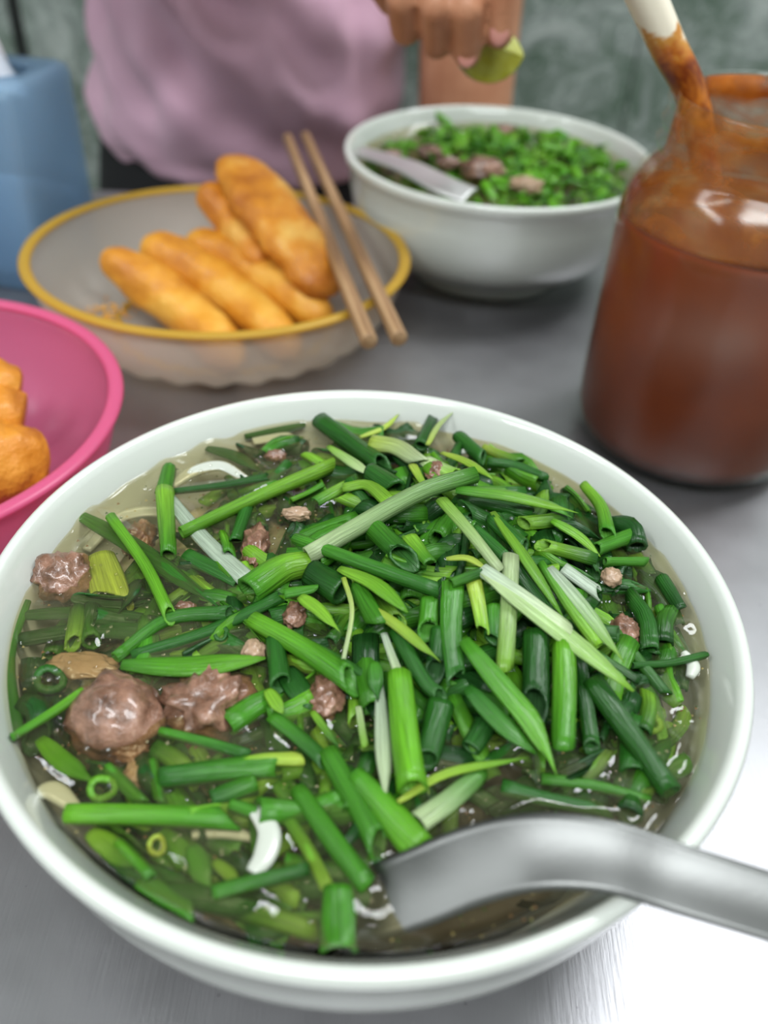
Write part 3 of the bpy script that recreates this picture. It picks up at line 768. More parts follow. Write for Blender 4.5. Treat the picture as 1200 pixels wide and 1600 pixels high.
def ribbon(name, P, wd, th, mat, n=24, tilt=0.0):
    pts = smooth_path(P, n)
    return sweep(pts, [(wd * (0.6 + 0.4 * math.sin(math.pi * min(1, max(0.0, i / (n - 1)))) ), th) for i in range(n)], 12)
NOOD = [
 ([(268, 760), (300, 738), (345, 728), (385, 750)], 26, -0.6, 'wide white rice noodle loop near the far left rim'),
 ([(398, 1266), (420, 1298), (414, 1336), (394, 1364)], 38, 1.3, 'curved white rice noodle at lower centre left'),
 ([(60, 1238), (85, 1236), (118, 1262)], 34, -1.5, 'white rice noodle end at the lower left rim'),
 ([(120, 840), (165, 790), (230, 752)], 30, -5.0, 'sunken pale noodle following the upper left rim'),
 ([(135, 860), (185, 810), (250, 800), (290, 830)], 26, -7.0, 'sunken pale noodle inside the upper left one'),
 ([(200, 765), (250, 735), (320, 705)], 24, -4.0, 'pale noodle beneath the broth along the far left rim'),
 ([(1068, 1020), (1083, 1040), (1078, 1058)], 22, -0.8, 'tiny white noodle end by the right rim'),
 ([(715, 705), (735, 698)], 24, 1.0, 'white noodle bit by the far rim'),
 ([(300, 1305), (350, 1300), (400, 1310)], 22, -2.5, 'faint noodle running to the lower centre left'),
 ([(395, 690), (440, 682), (470, 700)], 28, -1.0, 'pale noodle peeking near the far rim'),
]
for pts, wp, lf, lab in NOOD:
    P = [pix3(x, y, lf * 0.001) for x, y in pts]; d = (P[0] - Vector((0, 0, CAMZ))).dot(fw); c = sum(P, Vector()) / len(P)
    V, Fc = ribbon('n', P, wp * 0.5 * d / F, 0.0011, None)
    o = mk('rice_noodle', [v - c for v in V], Fc, MAT['noodle'], loc=c); tag(o, lab, 'noodle', 'rice noodles in the foreground soup')
# the bed of cooked noodles and herbs resting on the bowl bottom, seen dimly through the broth
def soup_bed(name, c, inn, z, rad, amp, label, seed):
    V, Fc = [], []; nr, ns = 26, 72
    for i in range(nr + 1):
        for j in range(ns):
            q = rad * i / nr; a = 2 * math.pi * j / ns; x, y = q * math.cos(a), q * math.sin(a)
            zz_ = z + amp * mn.fractal(Vector((x * 90 + seed, y * 90, seed)), 1.0, 2.0, 4) - 0.006 * (i / nr) ** 6
            V.append((x, y, zz_))
    for i in range(nr):
        for j in range(ns):
            k = (j + 1) % ns; Fc.append((i * ns + j, (i + 1) * ns + j, (i + 1) * ns + k, i * ns + k))
    k0 = len(V)
    V.append((0, 0, 0.017))
    for j in range(ns): Fc.append((nr * ns + j, k0, nr * ns + (j + 1) % ns))
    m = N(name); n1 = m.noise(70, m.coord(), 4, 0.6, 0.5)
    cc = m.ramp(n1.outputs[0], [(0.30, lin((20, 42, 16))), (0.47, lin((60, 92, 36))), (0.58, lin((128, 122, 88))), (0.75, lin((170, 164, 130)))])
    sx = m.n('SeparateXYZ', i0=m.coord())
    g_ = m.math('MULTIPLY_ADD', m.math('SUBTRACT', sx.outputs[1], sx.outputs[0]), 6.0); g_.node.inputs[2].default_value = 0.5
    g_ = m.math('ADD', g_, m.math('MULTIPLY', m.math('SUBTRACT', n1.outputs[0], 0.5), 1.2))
    dk = m.ramp(g_, [(0.10, (1, 1, 1)), (0.42, (0.0, 0.0, 0.0))])  # brown near-right side: shadow and dark reflection by the soup spoon, painted in
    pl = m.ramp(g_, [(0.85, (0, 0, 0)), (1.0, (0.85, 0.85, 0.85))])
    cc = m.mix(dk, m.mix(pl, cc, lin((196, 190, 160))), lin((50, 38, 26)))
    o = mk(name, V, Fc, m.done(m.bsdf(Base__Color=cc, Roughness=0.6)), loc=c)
    tag(o, label, 'noodles', kind='stuff'); return o
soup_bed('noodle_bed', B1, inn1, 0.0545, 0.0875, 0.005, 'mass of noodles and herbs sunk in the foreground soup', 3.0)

# ---------------------------------------------------------------- broth with menisci around whatever breaks its surface
def broth(name, c, inn, zb, rw, label, seeds, nr=110, ns=300):
    V, Fc, mi = [], [], []
    for i in range(nr + 1):
        q = rw * (i / nr) ** 0.8
        for j in range(ns):
            a = 2 * math.pi * j / ns; V.append((q * math.cos(a), q * math.sin(a), 0.0))
    A = np.array(V); X = A[:, 0] + c.x; Y = A[:, 1] + c.y
    Hh = np.zeros(len(A))
    best = np.full(len(A), 1.0)
    for P, r, _ in seeds:
        for u in range(len(P) - 1):
            p, q = P[u], P[u + 1]
            zmin = min(p.z, q.z) - r; zmax = max(p.z, q.z) + r
            if zmin > zb + 0.001 or zmax < zb - 0.0015: continue
            dx, dy = q.x - p.x, q.y - p.y; L2 = dx * dx + dy * dy + 1e-12
            t_ = np.clip(((X - p.x) * dx + (Y - p.y) * dy) / L2, 0, 1)
            d = np.hypot(X - (p.x + t_ * dx), Y - (p.y + t_ * dy)) - r
            best = np.minimum(best, np.maximum(d, 0))
    Hh = 0.0017 * np.exp(-best / 0.0020)
    rr = np.hypot(A[:, 0], A[:, 1]); Hh += 0.0012 * np.exp(-(rw - rr) / 0.0014)
    for k in range(len(V)):
        Hh[k] += 0.00060 * mn.noise(Vector((V[k][0] * 80, V[k][1] * 80, 1.3)))
    V = [(v[0], v[1], zb + h) for v, h in zip(V, Hh)]
    for i in range(nr):
        for j in range(ns):
            k = (j + 1) % ns; Fc.append((i * ns + j, (i + 1) * ns + j, (i + 1) * ns + k, i * ns + k)); mi.append(0)
    zs = [zb - 0.004, zb - 0.012, 0.04, 0.028, 0.020, 0.0165]
    last = nr * ns
    for z in zs:
        b = len(V); r = max(0.004, inner_r(z, inn) - 0.0009)
        for j in range(ns): a = 2 * math.pi * j / ns; V.append((r * math.cos(a), r * math.sin(a), z))
        for j in range(ns): k = (j + 1) % ns; Fc.append((last + j, b + j, b + k, last + k)); mi.append(1)
        last = b
    Fc.append(tuple(last + j for j in reversed(range(ns)))); mi.append(1)
    o = mk(name, V, Fc, None, loc=(c.x, c.y, 0), mats=[MAT['broth'], MAT['broth_side']], midx=mi)
    tag(o, label, 'broth'); return o
broth('broth', B1, inn1, ZB, inner_r(ZB, inn1) - 0.0004, 'clear brownish broth filling the foreground bowl', SCAL)

def droplets(name, c, n, rad, zb, label, seed):
    q_ = random.Random(seed); V, Fc = [], []
    for _ in range(n):
        a = q_.uniform(0, 6.283); q = math.sqrt(q_.uniform(0.02, 1)) * rad; r = q_.uniform(0.0003, 0.0010); k = len(V)
        x, y = q * math.cos(a), q * math.sin(a); z = zb + 0.0004
        if q_.random() < 0.5: z = max(z, mound(x + c.x, y + c.y) - 0.0005)
        for lv in range(4):
            t_ = math.pi / 2 * lv / 4
            for j in range(10): V.append((x + r * math.cos(t_) * math.cos(j * 0.6283), y + r * math.cos(t_) * math.sin(j * 0.6283), z + r * math.sin(t_) * 0.8))
        V.append((x, y, z + r * 0.8))
        for lv in range(3):
            for j in range(10): Fc.append((k + lv * 10 + j, k + lv * 10 + (j + 1) % 10, k + lv * 10 + 10 + (j + 1) % 10, k + lv * 10 + 10 + j))
        for j in range(10): Fc.append((k + 30 + j, k + 30 + (j + 1) % 10, k + 40))
    m = N('droplet'); fr = m.fresnel(1.5); ff = m.math('MULTIPLY_ADD', fr.outputs[0], 0.9); ff.node.inputs[2].default_value = 0.08
    mt = m.done(m.n('MixShader', i0=ff, i1=m.n('BsdfTransparent', Color=(0.97, 0.97, 0.93, 1)).outputs[0], i2=m.n('BsdfGlossy', Color=(1, 1, 1, 1), Roughness=0.03).outputs[0]))
    tag(mk(name, V, Fc, mt, loc=(c.x, c.y, 0)), label, 'bubbles', kind='stuff')
droplets('broth_bubbles', B1, 900, 0.090, ZB, 'tiny glistening bubbles and oil droplets on the foreground broth', 21)

# ---------------------------------------------------------------- spoons
def spoon(name, path, wid, bowl_c, bowl_r, label, mat, bowl_dir, thick=0.0007, chan=0.0012, twist=0.0):
    c = Vector(path[len(path) // 2]); t = empty(name, c); tag(t, label, 'spoon')
    n = 40; P = smooth_path(path, n); fr_ = frames(P); V, Fc = [], []; m_ = 9
    for i in range(n):
        u = i / (n - 1); k = u * (len(wid) - 1); a = int(min(k, len(wid) - 2)); w_ = (wid[a] + (wid[a + 1] - wid[a]) * (k - a)) * 0.5
        t_, s_, n_ = fr_[i]
        ca, sa = math.cos(twist), math.sin(twist); s2 = s_ * ca + n_ * sa; n2 = n_ * ca - s_ * sa
        for side in (1, -1):
            for j in range(m_):
                v = (j / (m_ - 1) * 2 - 1) * side
                V.append(P[i] - c + s2 * (w_ * v) + n2 * (side * thick + chan * (1 - v * v) ** 1.0 * (1 if side == 1 else 1)))
    S = 2 * m_
    for i in range(n - 1):
        for j in range(S):
            k = (j + 1) % S; Fc.append((i * S + j, i * S + k, (i + 1) * S + k, (i + 1) * S + j))
    Fc.append(tuple(range(S))[::-1]); Fc.append(tuple((n - 1) * S + j for j in range(S)))
    mk('handle', V, Fc, mat, t)
    V, Fc = [], []; nr, ns = 10, 40
    d = Vector(bowl_dir).normalized(); s = d.cross(Vector((0, 0, 1))).normalized(); bc = Vector(bowl_c) - c
    for off in (0, -0.0009):
        for i in range(nr + 1):
            for j in range(ns):
                a = 2 * math.pi * j / ns; q = i / nr
                zt = -bowl_r[2] * (1 - q * q)
                V.append(bc + d * (bowl_r[0] * q * math.cos(a)) + s * (bowl_r[1] * q * math.sin(a)) + Vector((0, 0, zt + off)))
    B = (nr + 1) * ns
    for i in range(nr):
        for j in range(ns):
            k = (j + 1) % ns
            Fc.append((i * ns + j, (i + 1) * ns + j, (i + 1) * ns + k, i * ns + k)); Fc.append((B + i * ns + j, B + i * ns + k, B + (i + 1) * ns + k, B + (i + 1) * ns + j))
    for j in range(ns): k = (j + 1) % ns; Fc.append((nr * ns + j, B + nr * ns + j, B + nr * ns + k, nr * ns + k))
    mk('spoon_bowl', V, Fc, mat, t); return t
SP = [at(555, 1416, 0.0585), at(600, 1405, 0.0655), at(660, 1384, 0.0705), at(745, 1350, 0.0765), at(840, 1330, 0.0815), at(950, 1338, 0.083), at(1060, 1372, 0.0812), at(1200, 1415, 0.083), at(1400, 1480, 0.088)]
spoon('soup_spoon', SP, [0.0140, 0.0150, 0.0155, 0.0155, 0.0150, 0.0140, 0.0135, 0.0130, 0.0140], at(515, 1400, 0.042), (0.022, 0.018, 0.008),
      'stainless steel soup spoon resting on the near rim of the foreground bowl', MAT['steel'], SP[0] - SP[1], chan=-0.0010, thick=0.0009, twist=-0.42)

# ---------------------------------------------------------------- second bowl: contents
ZB2 = 0.0655
def mound2(x, y):
    d2 = ((x - B2.x - 0.006) / 0.05) ** 2 + ((y - B2.y - 0.006) / 0.045) ** 2
    return ZB2 + 0.013 * math.exp(-d2)
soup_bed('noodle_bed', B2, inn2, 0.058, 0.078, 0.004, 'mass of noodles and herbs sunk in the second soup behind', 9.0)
placed = 0; SC2 = []
p2 = []
for i in range(10):
    L = pr.uniform(0.007, 0.020); r = pr.uniform(0.0018, 0.0036); c0 = pr.choice('ggbdlbg'); c1 = pr.choice([c0, 'l', 'g', 'b'])
    me, _ = scallion_mesh([Vector((-L / 2, 0, 0)), Vector((0, pr.uniform(-.002, .002), 0)), Vector((L / 2, 0, 0))], r, r, GC[c0], GC[c1], pr.choice(['tube', 'half', 'leaf', 'half']), 8, 6, 0.8, pr)
    p2.append((me, L, r))
while placed < 110:
    a = pr.uniform(0, 6.283); q = math.sqrt(pr.uniform(0, 1)) * 0.078
    x, y = B2.x + q * math.cos(a), B2.y + q * math.sin(a); z = mound2(x, y) + pr.uniform(-0.006, 0.002)
    me, L, r = pr.choice(p2)
    px, py = project(Vector((x, y, z)))
    if x < B2.x - 0.035 and y < B2.y - 0.015 and y > B2.y - 0.075 and pr.random() < 0.8: continue
    o = bpy.data.objects.new('chopped_scallion', me); col.objects.link(o); o.location = (x, y, z)
    o.rotation_euler = (pr.uniform(0, 6.28), pr.uniform(-0.6, 0.6), pr.uniform(0, 6.28))
    tag(o, 'short chopped green scallion piece heaped on the second soup in front of the person', 'scallion', 'chopped scallions heaped on the second soup')
    placed += 1
items = []
for _ in range(330):
    a = pr.uniform(0, 6.283); q = math.sqrt(pr.uniform(0, 1)) * 0.078; x, y = B2.x + q * math.cos(a), B2.y + q * math.sin(a)
    if x < B2.x - 0.035 and y < B2.y - 0.015 and y > B2.y - 0.075 and pr.random() < 0.6: continue
    items.append((pr.choice(p2)[0], rmat(x, y, mound2(x, y) - pr.uniform(0.001, 0.007), 0.5)))
mass('scallion_mass', B2.copy(), items, 'chopped scallions packed under the heap on the second soup')
for i, (px, py, s, lab) in enumerate(((672, 232, 0.008, 'brown meat piece left of centre on the second soup'), (755, 262, 0.012, 'largest brown meat piece in the middle of the second soup'),
      (822, 280, 0.009, 'tan meat piece right of centre on the second soup'), (788, 200, 0.007, 'pinkish meat bit at the back of the second soup'),
      (612, 228, 0.006, 'greyish meat bit at the left of the second soup'), (700, 250, 0.007, 'small meat bit between the two larger ones in the second soup'))):
    p = at(px, py, 0.074); p.z = mound2(p.x, p.y) + 0.0015
    tag(blob('meat_chunk', p, s, s * 0.8, s * 0.5, MAT['beef' if i != 2 else 'meat_light'], 30 + i, 0.35), lab, 'meat', 'meat pieces on the second soup')
broth('broth', B2, inn2, ZB2, inner_r(ZB2, inn2) - 0.0004, 'broth filling the second bowl in front of the person', SC2, 40, 120)
S2 = [at(560, 236, 0.066), at(600, 248, 0.0715), at(640, 262, 0.0765), at(690, 288, 0.0775), at(735, 306, 0.0758)]
spoon('soup_spoon', S2, [0.011, 0.012, 0.014, 0.016, 0.015], S2[0] + Vector((0.006, 0.012, -0.010)), (0.018, 0.014, 0.008),
      'stainless steel spoon lying in the second bowl, handle end at the near rim', plain('pale_spoon_steel', (205, 205, 203), 0.5, metal=0.85), (-0.3, 0.8, 0), twist=-0.2)

# ---------------------------------------------------------------- yellow-rimmed plastic bowl
YB = Vector((-0.0975, 0.460, 0))
def plastic_bowl(name, c, R, h, rb, sx, sy, body_m, rim_m, label, flute):
    t = empty(name, c); tag(t, label, 'bowl')
    prof = []
    for i in range(15):
        u = i / 14; prof.append((rb + (R - 0.003 - rb) * math.sin(u * math.pi / 2) ** 0.85, 0.002 + (h - 0.004) * (1 - math.cos(u * math.pi / 2)) ** 0.92))
    th = 0.0012
    inner = [(max(0.0006, r - th), z + th * 0.8) for r, z in reversed(prof)]
    full = [(0.0006, 0.002)] + [(rb * 0.5, 0.002)] + prof + inner + [(rb * 0.5, 0.0034), (0.0006, 0.0034)]
    def wob(i, a):
        z = full[i][1]; r = full[i][0]
        return 0.022 * math.cos(a * flute) * math.exp(-((z - 0.006) / 0.007) ** 2) if r > rb * 0.6 else 0
    V, Fc = lathe(full, 192, sx, sy, wob, close=False)
    mk('bowl_body', V, Fc, body_m, t)
    rimp = []
    for k in range(10):
        a = 2 * math.pi * k / 10; rimp.append((R - 0.0022 + 0.0032 * math.cos(a), h - 0.0016 + 0.0017 * math.sin(a)))
    V, Fc = lathe(rimp, 160, sx, sy, close=True); mk('rim', V, Fc, rim_m, t)
    foot = []
    for k in range(8):
        a = 2 * math.pi * k / 8; foot.append((rb * 0.97 + 0.0022 * math.cos(a), 0.0022 + 0.0022 * math.sin(a)))
    V, Fc = lathe(foot, 192, sx, sy, lambda i, a: 0.025 * math.cos(a * flute), close=True); mk('foot', V, Fc, rim_m, t)
    return t
plastic_bowl('plastic_bowl', YB, 0.103, 0.047, 0.062, 1.0, 0.93, MAT['clear_plastic'], MAT['yellow_rim'], 'frosted clear plastic bowl with yellow rim holding long fried dough sticks', 26)
PB = Vector((-0.202, 0.290, 0))
plastic_bowl('plastic_bowl', PB, 0.0935, 0.050, 0.052, 1, 1, MAT['pink_plastic'], MAT['pink_rim'], 'pink translucent plastic bowl at the left edge', 24)

def dough(name, pts, rad, mat, label, seed, group, flat=1.0, amp=0.10, n=36, seg=26):
    P = smooth_path(pts, n); fr_ = frames(P); c = sum(P, Vector()) / n; V, Fc = [], []
    for i in range(n):
        u = i / (n - 1); k = u * (len(rad) - 1); a = int(min(k, len(rad) - 2)); r = rad[a] + (rad[a + 1] - rad[a]) * (k - a)
        e = min(u, 1 - u) * (n - 1) / 5.0
        cap = math.sqrt(max(0.0, 1 - (1 - min(1, e)) ** 2)) if e < 1 else 1.0
        t_, s_, n_ = fr_[i]
        for j in range(seg):
            A = 2 * math.pi * j / seg
            dr = (s_ * math.cos(A) + n_ * math.sin(A))
            q = P[i] + dr * r
            d = 1 + amp * mn.fractal(q * 60 + Vector((seed, 0, seed * 2)), 1.0, 2.0, 3) + amp * 0.4 * mn.noise(q * 190 + Vector((seed, 2, 1)))
            d *= 1 - 0.10 * math.exp(-((math.sin((A - math.pi / 2) / 2)) ** 2) * 60) * (1 if amp > 0.12 else 0.4)
            V.append(P[i] - c + (s_ * math.cos(A) + n_ * math.sin(A) * flat) * (r * d * max(cap, 0.02)))
    for i in range(n - 1):
        for j in range(seg): k = (j + 1) % seg; Fc.append((i * seg + j, (i + 1) * seg + j, (i + 1) * seg + k, i * seg + k))
    Fc.append(tuple(range(seg))); Fc.append(tuple((n - 1) * seg + j for j in reversed(range(seg))))
    o = mk(name, V, Fc, mat, loc=c); tag(o, label, 'fried dough', group); return o
G = 'fried dough sticks in the yellow-rimmed bowl'
dough('fried_dough_stick', [at(158, 396, 0.043), at(215, 432, 0.034), at(290, 488, 0.022), at(375, 570, 0.0135)], [0.0070, 0.0112, 0.0132, 0.0126, 0.0118], MAT['dough'], 'leftmost golden dough stick with a narrow tip, in the yellow-rimmed bowl', 1.0, G)
dough('fried_dough_stick', [at(222, 380, 0.040), at(290, 412, 0.034), at(375, 470, 0.024), at(465, 555, 0.0145)], [0.0098, 0.0120, 0.0128, 0.0125, 0.011], MAT['dough'], 'golden dough stick second from the left in the yellow-rimmed bowl', 2.0, G)
dough('fried_dough_stick', [at(290, 374, 0.038), at(360, 400, 0.034), at(435, 445, 0.028), at(515, 505, 0.0215)], [0.0082, 0.0112, 0.0128, 0.0125, 0.011], MAT['dough'], 'smooth golden dough stick third from the left, next to the leaning ones', 3.0, G)
dough('fried_dough_stick', [at(316, 292, 0.062), at(365, 350, 0.048), at(420, 420, 0.036)], [0.0090, 0.0100, 0.0105], MAT['dough_big'], 'thin pale dough stick leaning behind the front three', 4.0, G)
dough('fried_dough_stick', [at(357, 245, 0.074), at(420, 325, 0.062), at(475, 400, 0.048), at(522, 462, 0.034)], [0.0140, 0.0180, 0.0178, 0.0165, 0.0130], MAT['dough_big'], 'widest blistered dough stick leaning up against the far rim', 5.0, G, flat=0.55, amp=0.14)
G = 'fried dough lumps in the pink bowl'
dough('fried_dough_stick', [at(-80, 580, 0.045), at(-20, 600, 0.050), at(35, 612, 0.046)], [0.011, 0.0125, 0.0115], MAT['dough_dark'], 'topmost small brown dough lump in the pink bowl', 6.0, G, amp=0.16)
dough('fried_dough_stick', [at(-90, 680, 0.040), at(-20, 655, 0.045), at(38, 668, 0.040)], [0.013, 0.0145, 0.0125], MAT['dough_dark'], 'middle brown dough lump in the pink bowl', 7.0, G, amp=0.16)
dough('fried_dough_stick', [at(-100, 740, 0.036), at(-10, 722, 0.038), at(45, 712, 0.033)], [0.016, 0.0185, 0.0155], MAT['dough_dark'], 'nearest and biggest dough lump in the pink bowl, by its near rim', 8.0, G, amp=0.20)
# crumbs
cr_ = random.Random(3); V, Fc = [], []
for i in range(70):
    p = at(cr_.gauss(165, 22), cr_.gauss(478, 12), 0.010) - YB; s = cr_.uniform(0.0006, 0.0018); k = len(V)
    for d in ((s, 0, 0), (-s, s * 0.8, 0), (-s * 0.4, -s, 0), (0, 0, s)): V.append((p.x + d[0], p.y + d[1], 0.0055 + d[2]))
    for f in ((0, 1, 3), (1, 2, 3), (2, 0, 3), (2, 1, 0)): Fc.append(tuple(k + q for q in f))
tag(mk('dough_crumbs', V, Fc, MAT['dough'], loc=YB, smooth=False), 'scattered golden crumbs on the bottom of the yellow-rimmed bowl', 'crumbs', kind='stuff')

for k, (a, b, lab) in enumerate((((577, 535), (449, 215), 'left wooden chopstick lying across the yellow-rimmed bowl'), ((624, 530), (477, 212), 'right wooden chopstick lying across the yellow-rimmed bowl'))):
    p, q = at(*a, 0.0512), at(*b, 0.054); c = (p + q) / 2; n = 12
    # a stick along its own z axis so that the grain runs along it
    L = (q - p).length; V, Fc = sweep([Vector((0, 0, -L / 2 + L * i / (n - 1))) for i in range(n)], [0.0042 - 0.0008 * i / (n - 1) for i in range(n)], 10)
    o = mk('chopstick', V, Fc, MAT['chopstick'], loc=c); bevel(o, 0.0008)
    o.rotation_euler = (q - p).to_track_quat('Z', 'Y').to_euler(); tag(o, lab, 'chopstick', 'pair of wooden chopsticks')

# ---------------------------------------------------------------- sauce jar
JC = Vector((0.1470, 0.3775, 0))
JP = [(0.001, 0.002), (0.040, 0.001), (0.047, 0.0015), (0.0525, 0.006), (0.0545, 0.014), (0.0550, 0.030), (0.0550, 0.105), (0.0545, 0.114), (0.0525, 0.122), (0.0485, 0.129), (0.0450, 0.1325),
      (0.0437, 0.135), (0.0437, 0.1375), (0.0455, 0.139), (0.0455, 0.141), (0.0437, 0.1425), (0.0437, 0.1455), (0.0452, 0.147), (0.0452, 0.1485), (0.0437, 0.150), (0.0437, 0.1535), (0.0445, 0.1555), (0.0440, 0.158), (0.0425, 0.1590), (0.0408, 0.158), (0.0405, 0.150),
      (0.0408, 0.134), (0.0470, 0.1275), (0.0510, 0.1208), (0.0534, 0.113), (0.0540, 0.104), (0.0540, 0.030), (0.0535, 0.015), (0.0510, 0.0065), (0.040, 0.003), (0.001, 0.003)]
jar = empty('sauce_jar', JC); tag(jar, 'tall glass jar of red-brown chili sauce at the right edge', 'jar')
V, Fc = lathe(JP, 128); mk('glass_body', V, Fc, MAT['glass'], jar)
sm = [(0.0537, 0.1115), (0.0529, 0.1135), (0.0506, 0.1206), (0.0466, 0.1273), (0.0404, 0.134), (0.0401, 0.150), (0.0403, 0.1575)]
V, Fc = lathe(sm + [(r - 0.0004, z) for r, z in reversed(sm)], 96, close=True)
o = mk('sauce_smear', V, Fc, MAT['smear'], jar); o['label'] = 'orange-brown sauce smeared inside the neck'
sp_ = [(0.001, 0.0033), (0.038, 0.0034), (0.0505, 0.0068), (0.0532, 0.0152), (0.0538, 0.030), (0.0537, 0.1105), (0.0525, 0.1095), (0.044, 0.109), (0.001, 0.109)]
V, Fc = lathe(sp_, 128, wob=lambda i, a: 0.002 * math.sin(3 * a) if i > 6 else 0)
tag(mk('chili_sauce', V, Fc, MAT['sauce'], loc=JC), 'thick red-brown chili sauce inside the glass jar', 'sauce')
# plastic spoon standing in the sauce
q0, q1 = aty(1086, 168, 0.394), aty(994, -40, 0.386)
lad = empty('sauce_spoon', q0); tag(lad, 'white plastic spoon smeared with sauce standing in the jar', 'spoon')
d = (q1 - q0); P = [Vector((0.160, 0.378, 0.045)) - q0, Vector((0.138, 0.388, 0.100)) - q0, Vector((0, 0, 0)), d * 0.5, d, d * 1.5]
fr_ = smooth_path(P, 30)
V, Fc = sweep(fr_, [(0.0066 + 0.0022 * i / 29, 0.0052 + 0.0026 * i / 29) for i in range(30)], 14)
mk('handle', V, Fc, MAT['ladle'], lad)
V, Fc = lathe([(0.0005, -0.006), (0.008, -0.005), (0.013, -0.002), (0.015, 0.002), (0.0138, 0.002), (0.012, -0.0008), (0.0075, -0.0038), (0.0005, -0.0048)], 32)
ob = mk('spoon_bowl', V, Fc, MAT['ladle'], lad, loc=P[0])

# ---------------------------------------------------------------- tissue box
k0 = Vector((-0.195, 0.560, 0)); ang = math.atan2(-0.071, -0.012) + math.pi / 2      # local y runs away from the camera along the visible side
tb = empty('tissue_box', k0); tb.rotation_euler = (0, 0, ang)
tag(tb, 'blue translucent plastic tissue box at the left edge', 'tissue box')
def hollow_box(x0, x1, y0, y1, z0, z1, th, slot):
    a = box(x0, x1, y0, y1, z0, z1); return a
W_, D_, H_ = 0.20, 0.075, 0.1127
th = 0.0018
parts = [box(-W_, 0, -th, 0, 0, H_), box(-W_, 0, -D_, -D_ + th, 0, H_), box(-th, 0, -D_ + th, -th, 0, H_), box(-W_, -W_ + th, -D_ + th, -th, 0, H_)]
V, Fc = [], []
# body drawn as one rounded sleeve: outline with rounded corners, lofted, small taper
def rrect(x0, x1, y0, y1, r, n=6):
    out = []
    for cx, cy, a0 in ((x1 - r, y1 - r, 0), (x0 + r, y1 - r, 90), (x0 + r, y0 + r, 180), (x1 - r, y0 + r, 270)):
        for i in range(n + 1):
            a = math.radians(a0 + 90 * i / n); out.append((cx + r * math.cos(a), cy + r * math.sin(a)))
    return out
def loft(rings):
    V, Fc = [], []; n = len(rings[0])
    for r_ in rings: V += r_
    for i in range(len(rings) - 1):
        for j in range(n): k = (j + 1) % n; Fc.append((i * n + j, i * n + k, (i + 1) * n + k, (i + 1) * n + j))
    return V, Fc
def rr3(ins, r, z, n=6): return [(x, y, z) for x, y in rrect(-W_ + ins, -ins, -D_ + ins, -ins, r, n)]
sx0, sx1, sy0, sy1 = -0.175, -0.012, -D_ / 2 - 0.014, -D_ / 2 + 0.018
slot = [(x, y, H_) for x, y in rrect(sx0, sx1, sy0, sy1, 0.015)]; slot2 = [(x, y, H_ - th) for x, y in rrect(sx0, sx1, sy0, sy1, 0.015)]
rings = [rr3(0, 0.006, 0.0), rr3(0.0008, 0.006, H_ - 0.006), rr3(0.0018, 0.006, H_ - 0.0018), rr3(0.0045, 0.006, H_), slot, slot2, rr3(0.0055, 0.006, H_ - th), rr3(0.0035, 0.006, H_ - 0.005), rr3(0.0022, 0.006, 0.0)]
V, Fc = loft(rings); n_ = len(rings[0]); Fc += [(j, (len(rings) - 1) * n_ + j, (len(rings) - 1) * n_ + (j + 1) % n_, (j + 1) % n_) for j in range(n_)]
mk('box_shell', V, Fc, MAT['blue_plastic'], tb)
V, Fc = box(-W_ + 0.003, -0.003, -D_ + 0.003, -0.003, 0.001, 0.004); bevel(mk('base_plate', V, Fc, MAT['blue_plastic'], tb, smooth=False), 0.001)
Rz = Matrix.Rotation(ang, 4, 'Z')
# folded paper inside, sagging towards the far side, and the sheet sticking out of the slot
V = [(-0.19, -0.070, 0.0045), (-0.006, -0.070, 0.0045), (-0.006, -0.006, 0.0045), (-0.19, -0.006, 0.0045), (-0.19, -0.070, 0.070), (-0.006, -0.070, 0.068), (-0.006, -0.006, 0.040), (-0.19, -0.006, 0.05)]
o = mk('tissue_stack', V, box(0, 1, 0, 1, 0, 1)[1], MAT['tissue'], loc=k0, smooth=False); o.rotation_euler = (0, 0, ang); bevel(o, 0.006, 3)
tag(o, 'stack of white tissues inside the blue box', 'tissues')
V, Fc = [], []; nu, nv = 14, 22
for k in (0, 1):
    for i in range(nu + 1):
        for j in range(nv + 1):
            u = i / nu; v = j / nv; x = -0.150 + 0.142 * v
            spread = 0.004 + 0.022 * u
            zt = H_ - 0.012 + 0.062 * u * (0.30 + 0.70 * max(0.0, min(1.0, (0.99 - v) / 0.20)))
            yy = -D_ / 2 + spread * math.sin(v * 9 + u * 2) * 0.45 + 0.004 * math.sin(v * 23 + 1)
            V.append((x, yy + k * 0.0006, zt))
B_ = (nu + 1) * (nv + 1)
for i in range(nu):
    for j in range(nv):
        a = i * (nv + 1) + j; Fc.append((a, a + 1, a + nv + 2, a + nv + 1)); Fc.append((B_ + a, B_ + a + nv + 1, B_ + a + nv + 2, B_ + a + 1))
o = mk('tissue', V, Fc, MAT['tissue'], loc=k0); o.rotation_euler = (0, 0, ang); tag(o, 'white tissue sticking out of the top slot of the blue box', 'tissue')

